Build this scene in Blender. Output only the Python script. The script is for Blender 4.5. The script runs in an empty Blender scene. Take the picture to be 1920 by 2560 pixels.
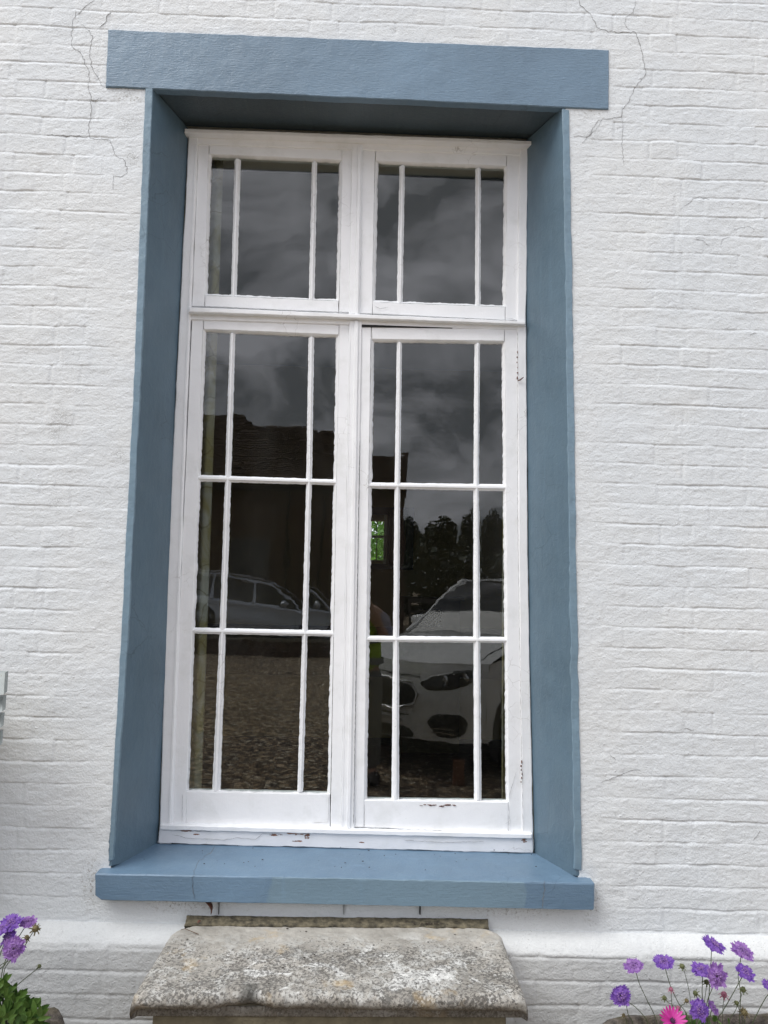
import bpy, bmesh, math, random
import numpy as np
from mathutils import Vector, Matrix

# ------------------------------------------------------------------ camera, light, sky
S = bpy.context.scene
COL = S.collection
CP = np.array([0.06448998, -2.69423235, 1.7])
CR = np.array([[0.9994518358455957, 0.024451487825107025, -0.02231933171058895],
               [-0.026586809894913147, 0.994530000408142, -0.10101098864872472],
               [0.019727376016095168, 0.10154901787471748, 0.9946349217698924]])
FPX = 1811.5168951355877
cam_d = bpy.data.cameras.new('camera')
cam = bpy.data.objects.new('camera', cam_d)
COL.objects.link(cam)
cam_d.sensor_fit = 'HORIZONTAL'
cam_d.sensor_width = 36.0
cam_d.lens = FPX / 1920 * 36.0
cam_d.clip_start = 0.05
cam_d.clip_end = 2000
right, fwd, up = Vector(CR[:, 0]), Vector(CR[:, 1]), Vector(CR[:, 2])
cam.matrix_world = Matrix(((right.x, up.x, -fwd.x, CP[0]), (right.y, up.y, -fwd.y, CP[1]),
                           (right.z, up.z, -fwd.z, CP[2]), (0, 0, 0, 1)))
S.camera = cam
S.view_settings.view_transform = 'Standard'
S.view_settings.look = 'None'
S.view_settings.gamma = 1
S.view_settings.exposure = EXPOSURE = 0.97
S.render.resolution_x = 768
S.render.resolution_y = 1024

SUN_EL, SUN_AZ = math.radians(55), math.radians(236)      # azimuth clockwise from +Y: behind the camera, to the left
W = bpy.data.worlds.new('World')
S.world = W
W.use_nodes = True
wt = W.node_tree
wt.nodes.clear()


def wn(t, **k):
    n = wt.nodes.new(t)
    for a, b in k.items():
        setattr(n, a, b)
    return n


w_out = wn('ShaderNodeOutputWorld')
w_bg = wn('ShaderNodeBackground')
w_sky = wn('ShaderNodeTexSky', sky_type='NISHITA', sun_disc=False, sun_elevation=SUN_EL, sun_rotation=SUN_AZ)
w_tc = wn('ShaderNodeTexCoord')
w_map = wn('ShaderNodeMapping')
w_map.inputs['Scale'].default_value = (1, 1, 1.6)
w_map.inputs['Location'].default_value = (3.1, 0.7, 0.2)
w_nz = wn('ShaderNodeTexNoise')
w_nz.inputs['Scale'].default_value = 6.5
w_nz.inputs['Detail'].default_value = 8
w_nz.inputs['Roughness'].default_value = 0.60
w_nz.inputs['Distortion'].default_value = 0.5
w_rp = wn('ShaderNodeValToRGB')
w_rp.color_ramp.elements[0].position = 0.38
w_rp.color_ramp.elements[0].color = (2.6, 2.75, 3.0, 1)
w_rp.color_ramp.elements[1].position = 0.62
w_rp.color_ramp.elements[1].color = (9.2, 9.2, 10.0, 1)
w_mx = wn('ShaderNodeMix', data_type='RGBA')
w_mx.inputs[0].default_value = 0.96                       # heavy cloud cover in front of the clear sky
wt.links.new(w_tc.outputs['Generated'], w_map.inputs[0])
wt.links.new(w_map.outputs[0], w_nz.inputs['Vector'])
wt.links.new(w_nz.outputs['Fac'], w_rp.inputs[0])
wt.links.new(w_sky.outputs[0], w_mx.inputs[6])
wt.links.new(w_rp.outputs[0], w_mx.inputs[7])
wt.links.new(w_mx.outputs[2], w_bg.inputs[0])
w_bg.inputs[1].default_value = 0.10
wt.links.new(w_bg.outputs[0], w_out.inputs[0])

sun_d = bpy.data.lights.new('sun', 'SUN')
sun_d.energy = 1.5
sun_d.angle = math.radians(34)
sun_d.color = (1.0, 0.985, 0.96)
sun = bpy.data.objects.new('sun', sun_d)
COL.objects.link(sun)
sd = Vector((math.sin(SUN_AZ) * math.cos(SUN_EL), math.cos(SUN_AZ) * math.cos(SUN_EL), math.sin(SUN_EL)))
sun.rotation_euler = sd.to_track_quat('Z', 'Y').to_euler()
sun.location = (0, -8, 12)

# ------------------------------------------------------------------ helpers
R = random.Random(7)
GL = 0.262                                                # depth of the glass behind the wall face


def at(x, y, Y):
    """measured point of the photograph (1920 x 2560) that lies on the plane at depth Y"""
    d = CR @ np.array([(x - 960) / FPX, 1, -(y - 1280) / FPX])
    return CP + (Y - CP[1]) / d[1] * d


def _h(ix, iy, iz, s):
    n = (ix.astype(np.int64) * 374761393 + iy.astype(np.int64) * 668265263 + iz.astype(np.int64) * 2147483647 + s * 974711) & 0xffffffff
    n = ((n ^ (n >> 13)) * 1274126177) & 0xffffffff
    n = (n ^ (n >> 16)) & 0xffff
    return n / 32767.5 - 1


def vn(P, sx, sy=None, sz=None, seed=0):
    """smooth value noise -1..1; sx, sy, sz are feature sizes in metres"""
    sy = sx if sy is None else sy
    sz = sx if sz is None else sz
    q = np.asarray(P, float) / np.array([sx, sy, sz]) + 1000.37
    i = np.floor(q)
    f = q - i
    f = f * f * (3 - 2 * f)
    i = i.astype(np.int64)
    r = 0
    for a in (0, 1):
        wa = f[..., 0] if a else 1 - f[..., 0]
        for b in (0, 1):
            wb = f[..., 1] if b else 1 - f[..., 1]
            for c in (0, 1):
                wc = f[..., 2] if c else 1 - f[..., 2]
                r = r + wa * wb * wc * _h(i[..., 0] + a, i[..., 1] + b, i[..., 2] + c, seed)
    return r


def mesh_obj(name, V, F, mat=None, parent=None, smooth=None):
    me = bpy.data.meshes.new(name)
    if isinstance(F, np.ndarray):
        V = np.asarray(V, np.float32)
        me.vertices.add(len(V))
        me.vertices.foreach_set('co', V.ravel())
        k = F.shape[1]
        me.loops.add(F.size)
        me.loops.foreach_set('vertex_index', F.ravel().astype(np.int32))
        me.polygons.add(len(F))
        me.polygons.foreach_set('loop_start', np.arange(0, F.size, k, dtype=np.int32))
        me.update(calc_edges=True)
    else:
        me.from_pydata([tuple(map(float, v)) for v in V], [], [tuple(f) for f in F])
    if smooth is not None:
        me.polygons.foreach_set('use_smooth', np.ones(len(me.polygons), bool))
        if smooth < 179:
            me.set_sharp_from_angle(angle=math.radians(smooth))
    if mat:
        me.materials.append(mat)
    me.validate()
    o = bpy.data.objects.new(name, me)
    COL.objects.link(o)
    if parent:
        o.parent = parent
        o.matrix_parent_inverse = parent_inv(parent)
    return o


def parent_inv(p):
    r = p
    while r.parent:
        r = r.parent
    if r in LOCAL:                                       # built in its own axes (the cars)
        return Matrix.Identity(4)
    m = Matrix.Identity(4)
    q = p
    while q is not None:
        m = q.matrix_parent_inverse @ q.matrix_basis @ m if q.parent else q.matrix_basis @ m
        q = q.parent
    return m.inverted()


def tag(o, label=None, cat=None, group=None, kind=None):
    for k, v in (('label', label), ('category', cat), ('group', group), ('kind', kind)):
        if v:
            o[k] = v
    return o


def thing(name, loc, label, cat, group=None, rz=0):
    o = bpy.data.objects.new(name, None)
    o.location = loc
    o.rotation_euler = (0, 0, rz)
    o.empty_display_size = 0.1
    COL.objects.link(o)
    return tag(o, label, cat, group)


LOCAL = []


class MB:
    """collects shapes into one mesh"""
    def __init__(s):
        s.v, s.f = [], []

    def add(s, V, F):
        b = len(s.v)
        s.v += [tuple(map(float, p)) for p in V]
        s.f += [tuple(b + int(i) for i in f) for f in F]
        return s

    def box(s, x0, x1, y0, y1, z0, z1):
        V = [(x, y, z) for x in (x0, x1) for y in (y0, y1) for z in (z0, z1)]
        return s.add(V, [(0, 1, 3, 2), (4, 6, 7, 5), (0, 4, 5, 1), (2, 3, 7, 6), (0, 2, 6, 4), (1, 5, 7, 3)])

    def tube(s, pts, r, n=6, cap=True):
        pts = [Vector(p) for p in pts]
        rr = r if isinstance(r, (list, tuple)) else [r] * len(pts)
        V, F = [], []
        for i, p in enumerate(pts):
            t = (pts[min(i + 1, len(pts) - 1)] - pts[max(i - 1, 0)]).normalized()
            a = t.cross(Vector((0, 0, 1)) if abs(t.z) < 0.9 else Vector((0, 1, 0))).normalized()
            b = t.cross(a)
            for k in range(n):
                an = 2 * math.pi * k / n
                V.append(p + (a * math.cos(an) + b * math.sin(an)) * rr[i])
        for i in range(len(pts) - 1):
            for k in range(n):
                F.append((i * n + k, i * n + (k + 1) % n, (i + 1) * n + (k + 1) % n, (i + 1) * n + k))
        if cap:
            F.append(tuple(range(n - 1, -1, -1)))
            F.append(tuple((len(pts) - 1) * n + k for k in range(n)))
        return s.add(V, F)

    def ball(s, c, r, nu=10, nv=7):
        r = r if isinstance(r, (tuple, list)) else (r, r, r)
        V = [(c[0], c[1], c[2] + r[2])]
        for j in range(1, nv):
            t = math.pi * j / nv
            for i in range(nu):
                a = 2 * math.pi * i / nu
                V.append((c[0] + r[0] * math.sin(t) * math.cos(a), c[1] + r[1] * math.sin(t) * math.sin(a), c[2] + r[2] * math.cos(t)))
        V.append((c[0], c[1], c[2] - r[2]))
        F = [(0, 1 + i, 1 + (i + 1) % nu) for i in range(nu)]
        for j in range(nv - 2):
            for i in range(nu):
                a, b = 1 + j * nu, 1 + (j + 1) * nu
                F.append((a + i, b + i, b + (i + 1) % nu, a + (i + 1) % nu))
        L = len(V) - 1
        a = 1 + (nv - 2) * nu
        F += [(L, a + (i + 1) % nu, a + i) for i in range(nu)]
        return s.add(V, F)

    def lathe(s, prof, c=(0, 0, 0), n=24, axis='z'):
        V, F = [], []
        for r, h in prof:
            for k in range(n):
                a = 2 * math.pi * k / n
                if axis == 'z':
                    V.append((c[0] + r * math.cos(a), c[1] + r * math.sin(a), c[2] + h))
                else:
                    V.append((c[0] + h, c[1] + r * math.cos(a), c[2] + r * math.sin(a)))
        for i in range(len(prof) - 1):
            for k in range(n):
                F.append((i * n + k, i * n + (k + 1) % n, (i + 1) * n + (k + 1) % n, (i + 1) * n + k))
        return s.add(V, F)

    def xf(s, M):
        s.v = [tuple(M @ Vector(p)) for p in s.v]
        return s

    def build(s, name, mat, parent=None, smooth=None):
        return mesh_obj(name, s.v, s.f, mat, parent, smooth)


# ------------------------------------------------------------------ materials
def mat_new(name):
    m = bpy.data.materials.new(name)
    m.use_nodes = True
    t = m.node_tree
    return m, t, t.nodes['Principled BSDF']


class NT:
    def __init__(s, t):
        s.t = t
        s.tc = t.nodes.new('ShaderNodeTexCoord')

    def link(s, a, b):
        s.t.links.new(a, b)

    def mapping(s, scale=(1, 1, 1), loc=(0, 0, 0), src=None, rot=(0, 0, 0)):
        m = s.t.nodes.new('ShaderNodeMapping')
        m.inputs['Scale'].default_value = scale
        m.inputs['Location'].default_value = loc
        m.inputs['Rotation'].default_value = rot
        s.link(src or s.tc.outputs['Object'], m.inputs[0])
        return m.outputs[0]

    def noise(s, scale, detail=4, rough=0.5, vec=None, dist=0, out='Fac'):
        n = s.t.nodes.new('ShaderNodeTexNoise')
        n.inputs['Scale'].default_value = scale
        n.inputs['Detail'].default_value = detail
        n.inputs['Roughness'].default_value = rough
        n.inputs['Distortion'].default_value = dist
        s.link(vec or s.tc.outputs['Object'], n.inputs['Vector'])
        return n.outputs[out]

    def vor(s, scale, vec=None, feature='F1', out='Distance', rnd=1):
        n = s.t.nodes.new('ShaderNodeTexVoronoi')
        n.feature = feature
        n.inputs['Scale'].default_value = scale
        n.inputs['Randomness'].default_value = rnd
        s.link(vec or s.tc.outputs['Object'], n.inputs['Vector'])
        return n.outputs[out]

    def ramp(s, fac, stops):
        n = s.t.nodes.new('ShaderNodeValToRGB')
        e = n.color_ramp.elements
        while len(e) < len(stops):
            e.new(0.5)
        for i, (p, c) in enumerate(stops):
            e[i].position = p
            c = (c, c, c) if isinstance(c, (int, float)) else c
            e[i].color = (*c, 1)
        s.link(fac, n.inputs[0])
        return n.outputs[0]

    def mix(s, fac, a, b, mode='MIX'):
        n = s.t.nodes.new('ShaderNodeMix')
        n.data_type = 'RGBA'
        n.blend_type = mode
        for i, v in ((0, fac), (6, a), (7, b)):
            if isinstance(v, (int, float)):
                n.inputs[i].default_value = v if i == 0 else (v, v, v, 1)
            elif isinstance(v, tuple):
                n.inputs[i].default_value = (*v, 1)
            else:
                s.link(v, n.inputs[i])
        return n.outputs[2]

    def math(s, op, a, b=0.0, c=None):
        n = s.t.nodes.new('ShaderNodeMath')
        n.operation = op
        for i, v in enumerate((a, b, c)):
            if v is None:
                continue
            if isinstance(v, (int, float)):
                n.inputs[i].default_value = v
            else:
                s.link(v, n.inputs[i])
        return n.outputs[0]

    def bump(s, h, strength, dist=0.001, nrm=None):
        n = s.t.nodes.new('ShaderNodeBump')
        n.inputs['Strength'].default_value = strength
        n.inputs['Distance'].default_value = dist
        s.link(h, n.inputs['Height'])
        if nrm:
            s.link(nrm, n.inputs['Normal'])
        return n.outputs[0]

    def near(s, pts):
        """1 close to any of the (x, z, rx, rz) spots, 0 away from them; ragged"""
        tot = None
        sp = s.t.nodes.new('ShaderNodeSeparateXYZ')
        s.link(s.tc.outputs['Object'], sp.inputs[0])
        for x, z, rx, rz in pts:
            a = s.math('MULTIPLY', s.math('SUBTRACT', sp.outputs[0], x), 1 / rx)
            b = s.math('MULTIPLY', s.math('SUBTRACT', sp.outputs[2], z), 1 / rz)
            d = s.math('ADD', s.math('MULTIPLY', a, a), s.math('MULTIPLY', b, b))
            v = s.math('SUBTRACT', 1.0, d)
            tot = v if tot is None else s.math('MAXIMUM', tot, v)
        return s.math('MAXIMUM', tot, 0.0)


def plain(name, col, rough=0.6, metal=0, spec=0.5, nz=0.0, nzs=20, bump=0, bs=60, coat=0, emit=None):
    m, t, p = mat_new(name)
    n = NT(t)
    if nz:
        lo = tuple(c * (1 - nz) for c in col)
        hi = tuple(min(1, c * (1 + nz)) for c in col)
        n.link(n.ramp(n.noise(nzs, 5, 0.6), [(0.3, lo), (0.7, hi)]), p.inputs['Base Color'])
    else:
        p.inputs['Base Color'].default_value = (*col, 1)
    p.inputs['Roughness'].default_value = rough
    p.inputs['Metallic'].default_value = metal
    p.inputs['Specular IOR Level'].default_value = spec
    p.inputs['Coat Weight'].default_value = coat
    if bump:
        n.link(n.bump(n.noise(bs, 5, 0.6), 1, bump), p.inputs['Normal'])
    return m


def mat_wall(name='white_masonry_paint', base=(0.68, 0.713, 0.73), dirt=0.6):
    m, t, p = mat_new(name)
    n = NT(t)
    c = n.ramp(n.noise(1.3, 5, 0.6), [(0.3, tuple(b * 0.95 for b in base)), (0.7, base)])
    # warm and cool tints in broad patches, brush streaks
    c = n.mix(n.ramp(n.noise(2.7, 3, 0.5, vec=n.mapping(loc=(3, 1, 7))), [(0.42, 0.0), (0.62, 0.30)]), c, (0.73, 0.73, 0.70))
    fine = n.noise(1, 4, 0.65, vec=n.mapping((60, 60, 260), rot=(0, 0.06, 0)))
    c = n.mix(n.ramp(fine, [(0.35, 0.22), (0.6, 0.0)]), c, tuple(b * 0.78 for b in base))
    # grime specks
    sp = n.noise(240, 2, 0.5)
    area = n.ramp(n.noise(5, 4, 0.6, vec=n.mapping(loc=(9, 2, 1))), [(0.46, 0.0), (0.66, 1.0)])
    spk = n.math('MULTIPLY', n.ramp(sp, [(0.66, 0.0), (0.70, 1.0)]), area)
    c = n.mix(n.math('MULTIPLY', spk, dirt), c, (0.22, 0.21, 0.19))
    dz_ = n.near([(0.62, 0.575, 0.22, 0.05), (-0.55, 0.58, 0.2, 0.045), (0.9, 0.60, 0.05, 0.10), (-0.87, 0.64, 0.05, 0.12), (-0.9, 3.585, 0.12, 0.02), (0.93, 3.60, 0.10, 0.02)])  # grime speckle that also paints contact shade by the sill and lintel
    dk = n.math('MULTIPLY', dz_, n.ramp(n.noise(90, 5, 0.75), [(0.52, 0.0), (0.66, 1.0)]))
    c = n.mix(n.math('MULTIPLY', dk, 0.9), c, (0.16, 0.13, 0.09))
    # crazed paint patches
    craz = n.near([(-1.085, 2.30, 0.06, 0.10), (-1.10, 2.24, 0.04, 0.05), (-1.09, 1.98, 0.05, 0.035), (-0.86, 2.16, 0.045, 0.05),
                   (-0.80, 2.05, 0.05, 0.04), (-0.90, 3.48, 0.08, 0.07), (-0.88, 3.34, 0.05, 0.06), (-0.93, 3.62, 0.07, 0.05), (0.93, 3.50, 0.06, 0.05)])
    vd = n.vor(150, feature='DISTANCE_TO_EDGE', vec=n.mix(0.012, n.tc.outputs['Object'], n.noise(60, 2, out='Color')))
    cr = n.math('MULTIPLY', n.ramp(vd, [(0.0, 1.0), (0.10, 0.0)]), n.ramp(n.math('MULTIPLY', craz, n.math('ADD', n.noise(26, 4, 0.7), 0.05)), [(0.22, 0.0), (0.5, 1.0)]))
    c = n.mix(n.math('MULTIPLY', cr, 0.6), c, (0.20, 0.20, 0.19))
    n.link(c, p.inputs['Base Color'])
    p.inputs['Roughness'].default_value = 0.62
    p.inputs['Specular IOR Level'].default_value = 0.3
    h1 = n.noise(1, 7, 0.68, vec=n.mapping((34, 34, 52), rot=(0, 0.05, 0)), dist=0.9)
    h2 = n.noise(130, 4, 0.6)
    h3 = n.ramp(n.noise(75, 1, 0.4, vec=n.mapping(loc=(5, 5, 5))), [(0.70, 0.0), (0.78, 1.0)])
    b = n.bump(h1, 0.34, 0.005)
    b = n.bump(h2, 0.9, 0.0026, b)
    b = n.bump(h3, 0.5, 0.0025, b)
    n.link(b, p.inputs['Normal'])
    return m


def mat_blue(name='slate_blue_paint', base=(0.205, 0.300, 0.392), streak=(30, 30, 260), bump=0.5, wear=0.0):
    m, t, p = mat_new(name)
    n = NT(t)
    c = n.ramp(n.noise(2.3, 5, 0.6), [(0.32, tuple(b * 0.84 for b in base)), (0.68, tuple(b * 1.08 for b in base))])
    st = n.noise(1, 4, 0.6, vec=n.mapping(streak))
    c = n.mix(n.ramp(st, [(0.4, 0.0), (0.68, 0.28)]), c, (base[0] * 1.3, base[1] * 1.22, base[2] * 1.12))
    if wear:
        sz_ = n.t.nodes.new('ShaderNodeSeparateXYZ')
        n.link(n.tc.outputs['Object'], sz_.inputs[0])
        wn_ = n.ramp(n.math('ADD', n.near([(0.20, 0.62, 0.47, 0.30)]), n.math('MULTIPLY', n.noise(9, 4, 0.6), 0.25)), [(0.20, 0.0), (0.24, wear)])
        wn_ = n.math('MULTIPLY', wn_, n.math('LESS_THAN', sz_.outputs[1], -0.0445))
        c = n.mix(wn_, c, (base[0] * 1.22, base[1] * 1.14, base[2] * 1.0))
    vd = n.vor(7, feature='DISTANCE_TO_EDGE', vec=n.mix(0.05, n.tc.outputs['Object'], n.noise(12, 4, out='Color')))
    ck = n.math('MULTIPLY', n.ramp(vd, [(0.0, 1.0), (0.010, 0.0)]), n.ramp(n.noise(2.2, 3, 0.6, vec=n.mapping(loc=(3, 3, 3))), [(0.52, 0.0), (0.60, 1.0)]))
    c = n.mix(n.math('MULTIPLY', ck, 0.45), c, tuple(b * 0.35 for b in base))
    run = n.ramp(n.noise(1, 3, 0.5, vec=n.mapping((26, 26, 2.2), (0, 0, 5))), [(0.62, 0.0), (0.74, 0.30)])
    c = n.mix(run, c, tuple(b * 1.35 for b in base))
    dz = n.ramp(n.noise(300, 1, 0.5), [(0.735, 0.0), (0.76, 0.8)])
    c = n.mix(n.math('MULTIPLY', dz, n.ramp(n.noise(6, 3), [(0.5, 0.0), (0.7, 1.0)])), c, (0.05, 0.05, 0.05))
    n.link(c, p.inputs['Base Color'])
    p.inputs['Roughness'].default_value = 0.42
    p.inputs['Specular IOR Level'].default_value = 0.45
    b = n.bump(st, bump, 0.0035)
    b = n.bump(n.noise(38, 6, 0.6, dist=1.2), 0.5, 0.0035, b)
    b = n.bump(ck, -0.6, 0.002, b)
    b = n.bump(n.noise(220, 3, 0.6), 0.35, 0.0008, b)
    n.link(b, p.inputs['Normal'])
    return m


def mat_white(name='white_gloss_paint', base=(0.885, 0.895, 0.905), spots=(), streak=(170, 60, 14)):
    m, t, p = mat_new(name)
    n = NT(t)
    c = n.ramp(n.noise(4, 5, 0.6), [(0.3, tuple(b * 0.94 for b in base)), (0.7, base)])
    c = n.mix(n.ramp(n.noise(9, 4, 0.65, vec=n.mapping(loc=(1, 2, 3))), [(0.52, 0.0), (0.75, 0.35)]), c, (0.62, 0.63, 0.60))
    # hairline cracks in the paint
    vd = n.vor(17, feature='DISTANCE_TO_EDGE', vec=n.mix(0.03, n.tc.outputs['Object'], n.noise(25, 4, out='Color')))
    lim = n.ramp(n.noise(3.1, 4, 0.6, vec=n.mapping(loc=(4, 4, 4))), [(0.56, 0.0), (0.64, 1.0)])
    ck = n.math('MULTIPLY', n.ramp(vd, [(0.0, 1.0), (0.016, 0.0)]), lim)
    c = n.mix(n.math('MULTIPLY', ck, 0.6), c, (0.25, 0.23, 0.20))
    sp = n.ramp(n.noise(330, 1, 0.5), [(0.755, 0.0), (0.78, 0.7)])
    c = n.mix(n.math('MULTIPLY', sp, n.ramp(n.noise(8, 3), [(0.5, 0.0), (0.7, 1.0)])), c, (0.12, 0.11, 0.10))
    b = n.bump(n.noise(1, 5, 0.6, vec=n.mapping(streak)), 0.35, 0.0012)
    b = n.bump(n.noise(45, 5, 0.6, dist=0.8), 0.45, 0.002, b)
    if spots:
        # paint flaked off down to weathered brown wood
        nr = n.math('MULTIPLY', n.near(spots), n.math('ADD', n.noise(1, 5, 0.7, vec=n.mapping((55, 55, 110))), 0.0))
        fl = n.ramp(nr, [(0.40, 0.0), (0.42, 1.0)])
        rim = n.ramp(nr, [(0.36, 0.0), (0.40, 0.8), (0.44, 0.0)])
        wood = n.ramp(n.noise(1, 3, 0.6, vec=n.mapping((30, 30, 300))), [(0.3, (0.10, 0.035, 0.02)), (0.7, (0.36, 0.17, 0.09))])
        c = n.mix(rim, c, (0.10, 0.09, 0.08))
        c = n.mix(fl, c, wood)
        b = n.bump(fl, -0.8, 0.002, b)
    n.link(c, p.inputs['Base Color'])
    p.inputs['Roughness'].default_value = 0.38
    n.link(b, p.inputs['Normal'])
    return m


def mat_glass():
    m, t, p = mat_new('old_window_glass')
    t.nodes.remove(p)
    n = NT(t)
    out = t.nodes['Material Output']
    g = t.nodes.new('ShaderNodeNewGeometry')
    vm = t.nodes.new('ShaderNodeVectorMath')
    vm.operation = 'DOT_PRODUCT'
    wav = n.noise(1, 2, 0.5, vec=n.mapping((7, 7, 3.5)))
    wav2 = n.noise(1, 1, 0.5, vec=n.mapping((2, 2, 30)))
    nb = n.bump(wav, 0.12, 0.004)
    nb = n.bump(wav2, 0.06, 0.0008, nb)
    t.links.new(g.outputs['Normal'], vm.inputs[0])
    t.links.new(g.outputs['Incoming'], vm.inputs[1])
    c = n.math('ABSOLUTE', vm.outputs['Value'])
    f = n.math('POWER', n.math('SUBTRACT', 1.0, c), 5.0)
    f = n.math('MULTIPLY_ADD', f, 0.94, 0.058)
    tr = t.nodes.new('ShaderNodeBsdfTransparent')
    tr.inputs[0].default_value = (0.93, 0.955, 0.945, 1)
    gl = t.nodes.new('ShaderNodeBsdfGlossy')
    gl.inputs['Roughness'].default_value = 0.0
    n.link(nb, gl.inputs['Normal'])
    ms = t.nodes.new('ShaderNodeMixShader')
    n.link(f, ms.inputs[0])
    n.link(tr.outputs[0], ms.inputs[1])
    n.link(gl.outputs[0], ms.inputs[2])
    # dried dust specks and smears
    df = t.nodes.new('ShaderNodeBsdfDiffuse')
    df.inputs[0].default_value = (0.7, 0.7, 0.68, 1)
    sp = n.ramp(n.noise(420, 0, 0.5), [(0.855, 0.0), (0.875, 0.6)])
    sm = n.ramp(n.noise(1, 5, 0.7, vec=n.mapping((6, 6, 2.0))), [(0.5, 0.001), (0.8, 0.010)])
    m2 = t.nodes.new('ShaderNodeMixShader')
    n.link(n.math('MAXIMUM', sp, sm), m2.inputs[0])
    n.link(ms.outputs[0], m2.inputs[1])
    n.link(df.outputs[0], m2.inputs[2])
    n.link(m2.outputs[0], out.inputs[0])
    return m


def mat_stone():
    m, t, p = mat_new('lichen_limestone')
    n = NT(t)
    base = n.ramp(n.noise(7, 6, 0.65), [(0.3, (0.25, 0.235, 0.205)), (0.55, (0.38, 0.36, 0.32)), (0.75, (0.48, 0.45, 0.40))])
    ge = n.t.nodes.new('ShaderNodeSeparateXYZ')
    n.link(n.tc.outputs['Object'], ge.inputs[0])
    back = n.ramp(n.math('ADD', ge.outputs[1], n.math('MULTIPLY', n.noise(6, 4, 0.6), 0.12)), [(0.0, 0.0), (0.001, 0.0)])
    outer = n.t.nodes.new('ShaderNodeMapRange')
    n.link(n.math('ADD', ge.outputs[1], n.math('MULTIPLY', n.noise(5, 4, 0.6), 0.16)), outer.inputs[0])
    outer.inputs[1].default_value = 0.0
    outer.inputs[2].default_value = -0.16
    front = outer.outputs[0]
    # pale lichen rosettes
    li = n.ramp(n.noise(22, 7, 0.70, dist=0.4), [(0.48, 0.0), (0.60, 1.0)])
    li = n.math('MULTIPLY', li, n.math('MULTIPLY_ADD', front, 0.8, 0.1))
    c = n.mix(n.math('MULTIPLY', li, 0.8), base, (0.58, 0.58, 0.55))
    lp2 = n.ramp(n.noise(7, 5, 0.6, dist=0.6, vec=n.mapping(loc=(2, 6, 4))), [(0.60, 0.0), (0.63, 0.85)])
    c = n.mix(n.math('MULTIPLY', lp2, front), c, (0.70, 0.70, 0.67))
    # black algae specks, dense towards the front
    s1 = n.noise(120, 5, 0.72)
    s2 = n.noise(9, 5, 0.65, vec=n.mapping(loc=(3, 8, 1)))
    k = n.math('MULTIPLY_ADD', n.math('MULTIPLY', s2, front), 0.30, n.math('MULTIPLY', s1, 0.9))
    blk = n.ramp(k, [(0.585, 0.0), (0.65, 1.0)])
    c = n.mix(n.math('MULTIPLY', blk, 0.8), c, (0.06, 0.055, 0.05))
    gr = n.ramp(n.noise(34, 6, 0.75, vec=n.mapping(loc=(1, 1, 9))), [(0.44, 0.0), (0.66, 0.6)])
    c = n.mix(n.math('MULTIPLY', gr, front), c, (0.19, 0.185, 0.17))
    oc = n.ramp(n.noise(6, 4, 0.6, vec=n.mapping(loc=(7, 0, 2))), [(0.62, 0.0), (0.72, 0.55)])
    c = n.mix(oc, c, (0.42, 0.29, 0.12))
    # colour gets darker towards the nose and underside
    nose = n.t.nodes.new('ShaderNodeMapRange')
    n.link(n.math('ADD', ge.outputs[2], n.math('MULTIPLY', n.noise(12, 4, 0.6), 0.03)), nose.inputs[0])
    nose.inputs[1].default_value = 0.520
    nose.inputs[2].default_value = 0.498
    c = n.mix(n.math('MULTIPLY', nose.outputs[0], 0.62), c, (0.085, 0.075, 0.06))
    st = n.near([(at(620, 2510, -0.46)[0], 0.505, 0.035, 0.05)])  # shade of the broken-out hollow painted into the stone
    st = n.math('MULTIPLY', n.math('MULTIPLY', st, n.math('ADD', n.noise(30, 4), 0.3)), n.math('LESS_THAN', ge.outputs[1], -0.41))
    c = n.mix(n.math('MINIMUM', st, 0.85), c, (0.05, 0.05, 0.045))
    n.link(c, p.inputs['Base Color'])
    p.inputs['Roughness'].default_value = 0.9
    p.inputs['Specular IOR Level'].default_value = 0.2
    b = n.bump(n.noise(60, 7, 0.75), 0.9, 0.006)
    b = n.bump(blk, -0.5, 0.0015, b)
    n.link(b, p.inputs['Normal'])
    return m


def mat_gravel():
    m, t, p = mat_new('gravel')
    n = NT(t)
    v = n.vor(24, out='Color')
    sp = n.t.nodes.new('ShaderNodeSeparateColor')
    n.link(v, sp.inputs[0])
    c = n.ramp(sp.outputs[0], [(0.0, (0.10, 0.070, 0.045)), (0.35, (0.26, 0.175, 0.10)), (0.7, (0.58, 0.42, 0.25)), (1.0, (0.85, 0.76, 0.58))])
    d = n.vor(24)
    c = n.mix(n.ramp(d, [(0.35, 0.0), (0.75, 0.8)]), c, (0.05, 0.04, 0.03))
    c = n.mix(n.ramp(n.noise(0.8, 4), [(0.4, 0.0), (0.7, 0.35)]), c, (0.13, 0.11, 0.09))
    c = n.mix(n.ramp(n.noise(9, 6, 0.8), [(0.40, 0.75), (0.52, 0.0)]), c, (0.05, 0.038, 0.025))
    c = n.mix(n.ramp(n.noise(9, 6, 0.8, vec=n.mapping(loc=(5, 2, 0))), [(0.54, 0.0), (0.66, 0.6)]), c, (0.85, 0.68, 0.42))
    n.link(c, p.inputs['Base Color'])
    p.inputs['Roughness'].default_value = 0.9
    n.link(n.bump(d, -1.0, 0.02), p.inputs['Normal'])
    return m


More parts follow.
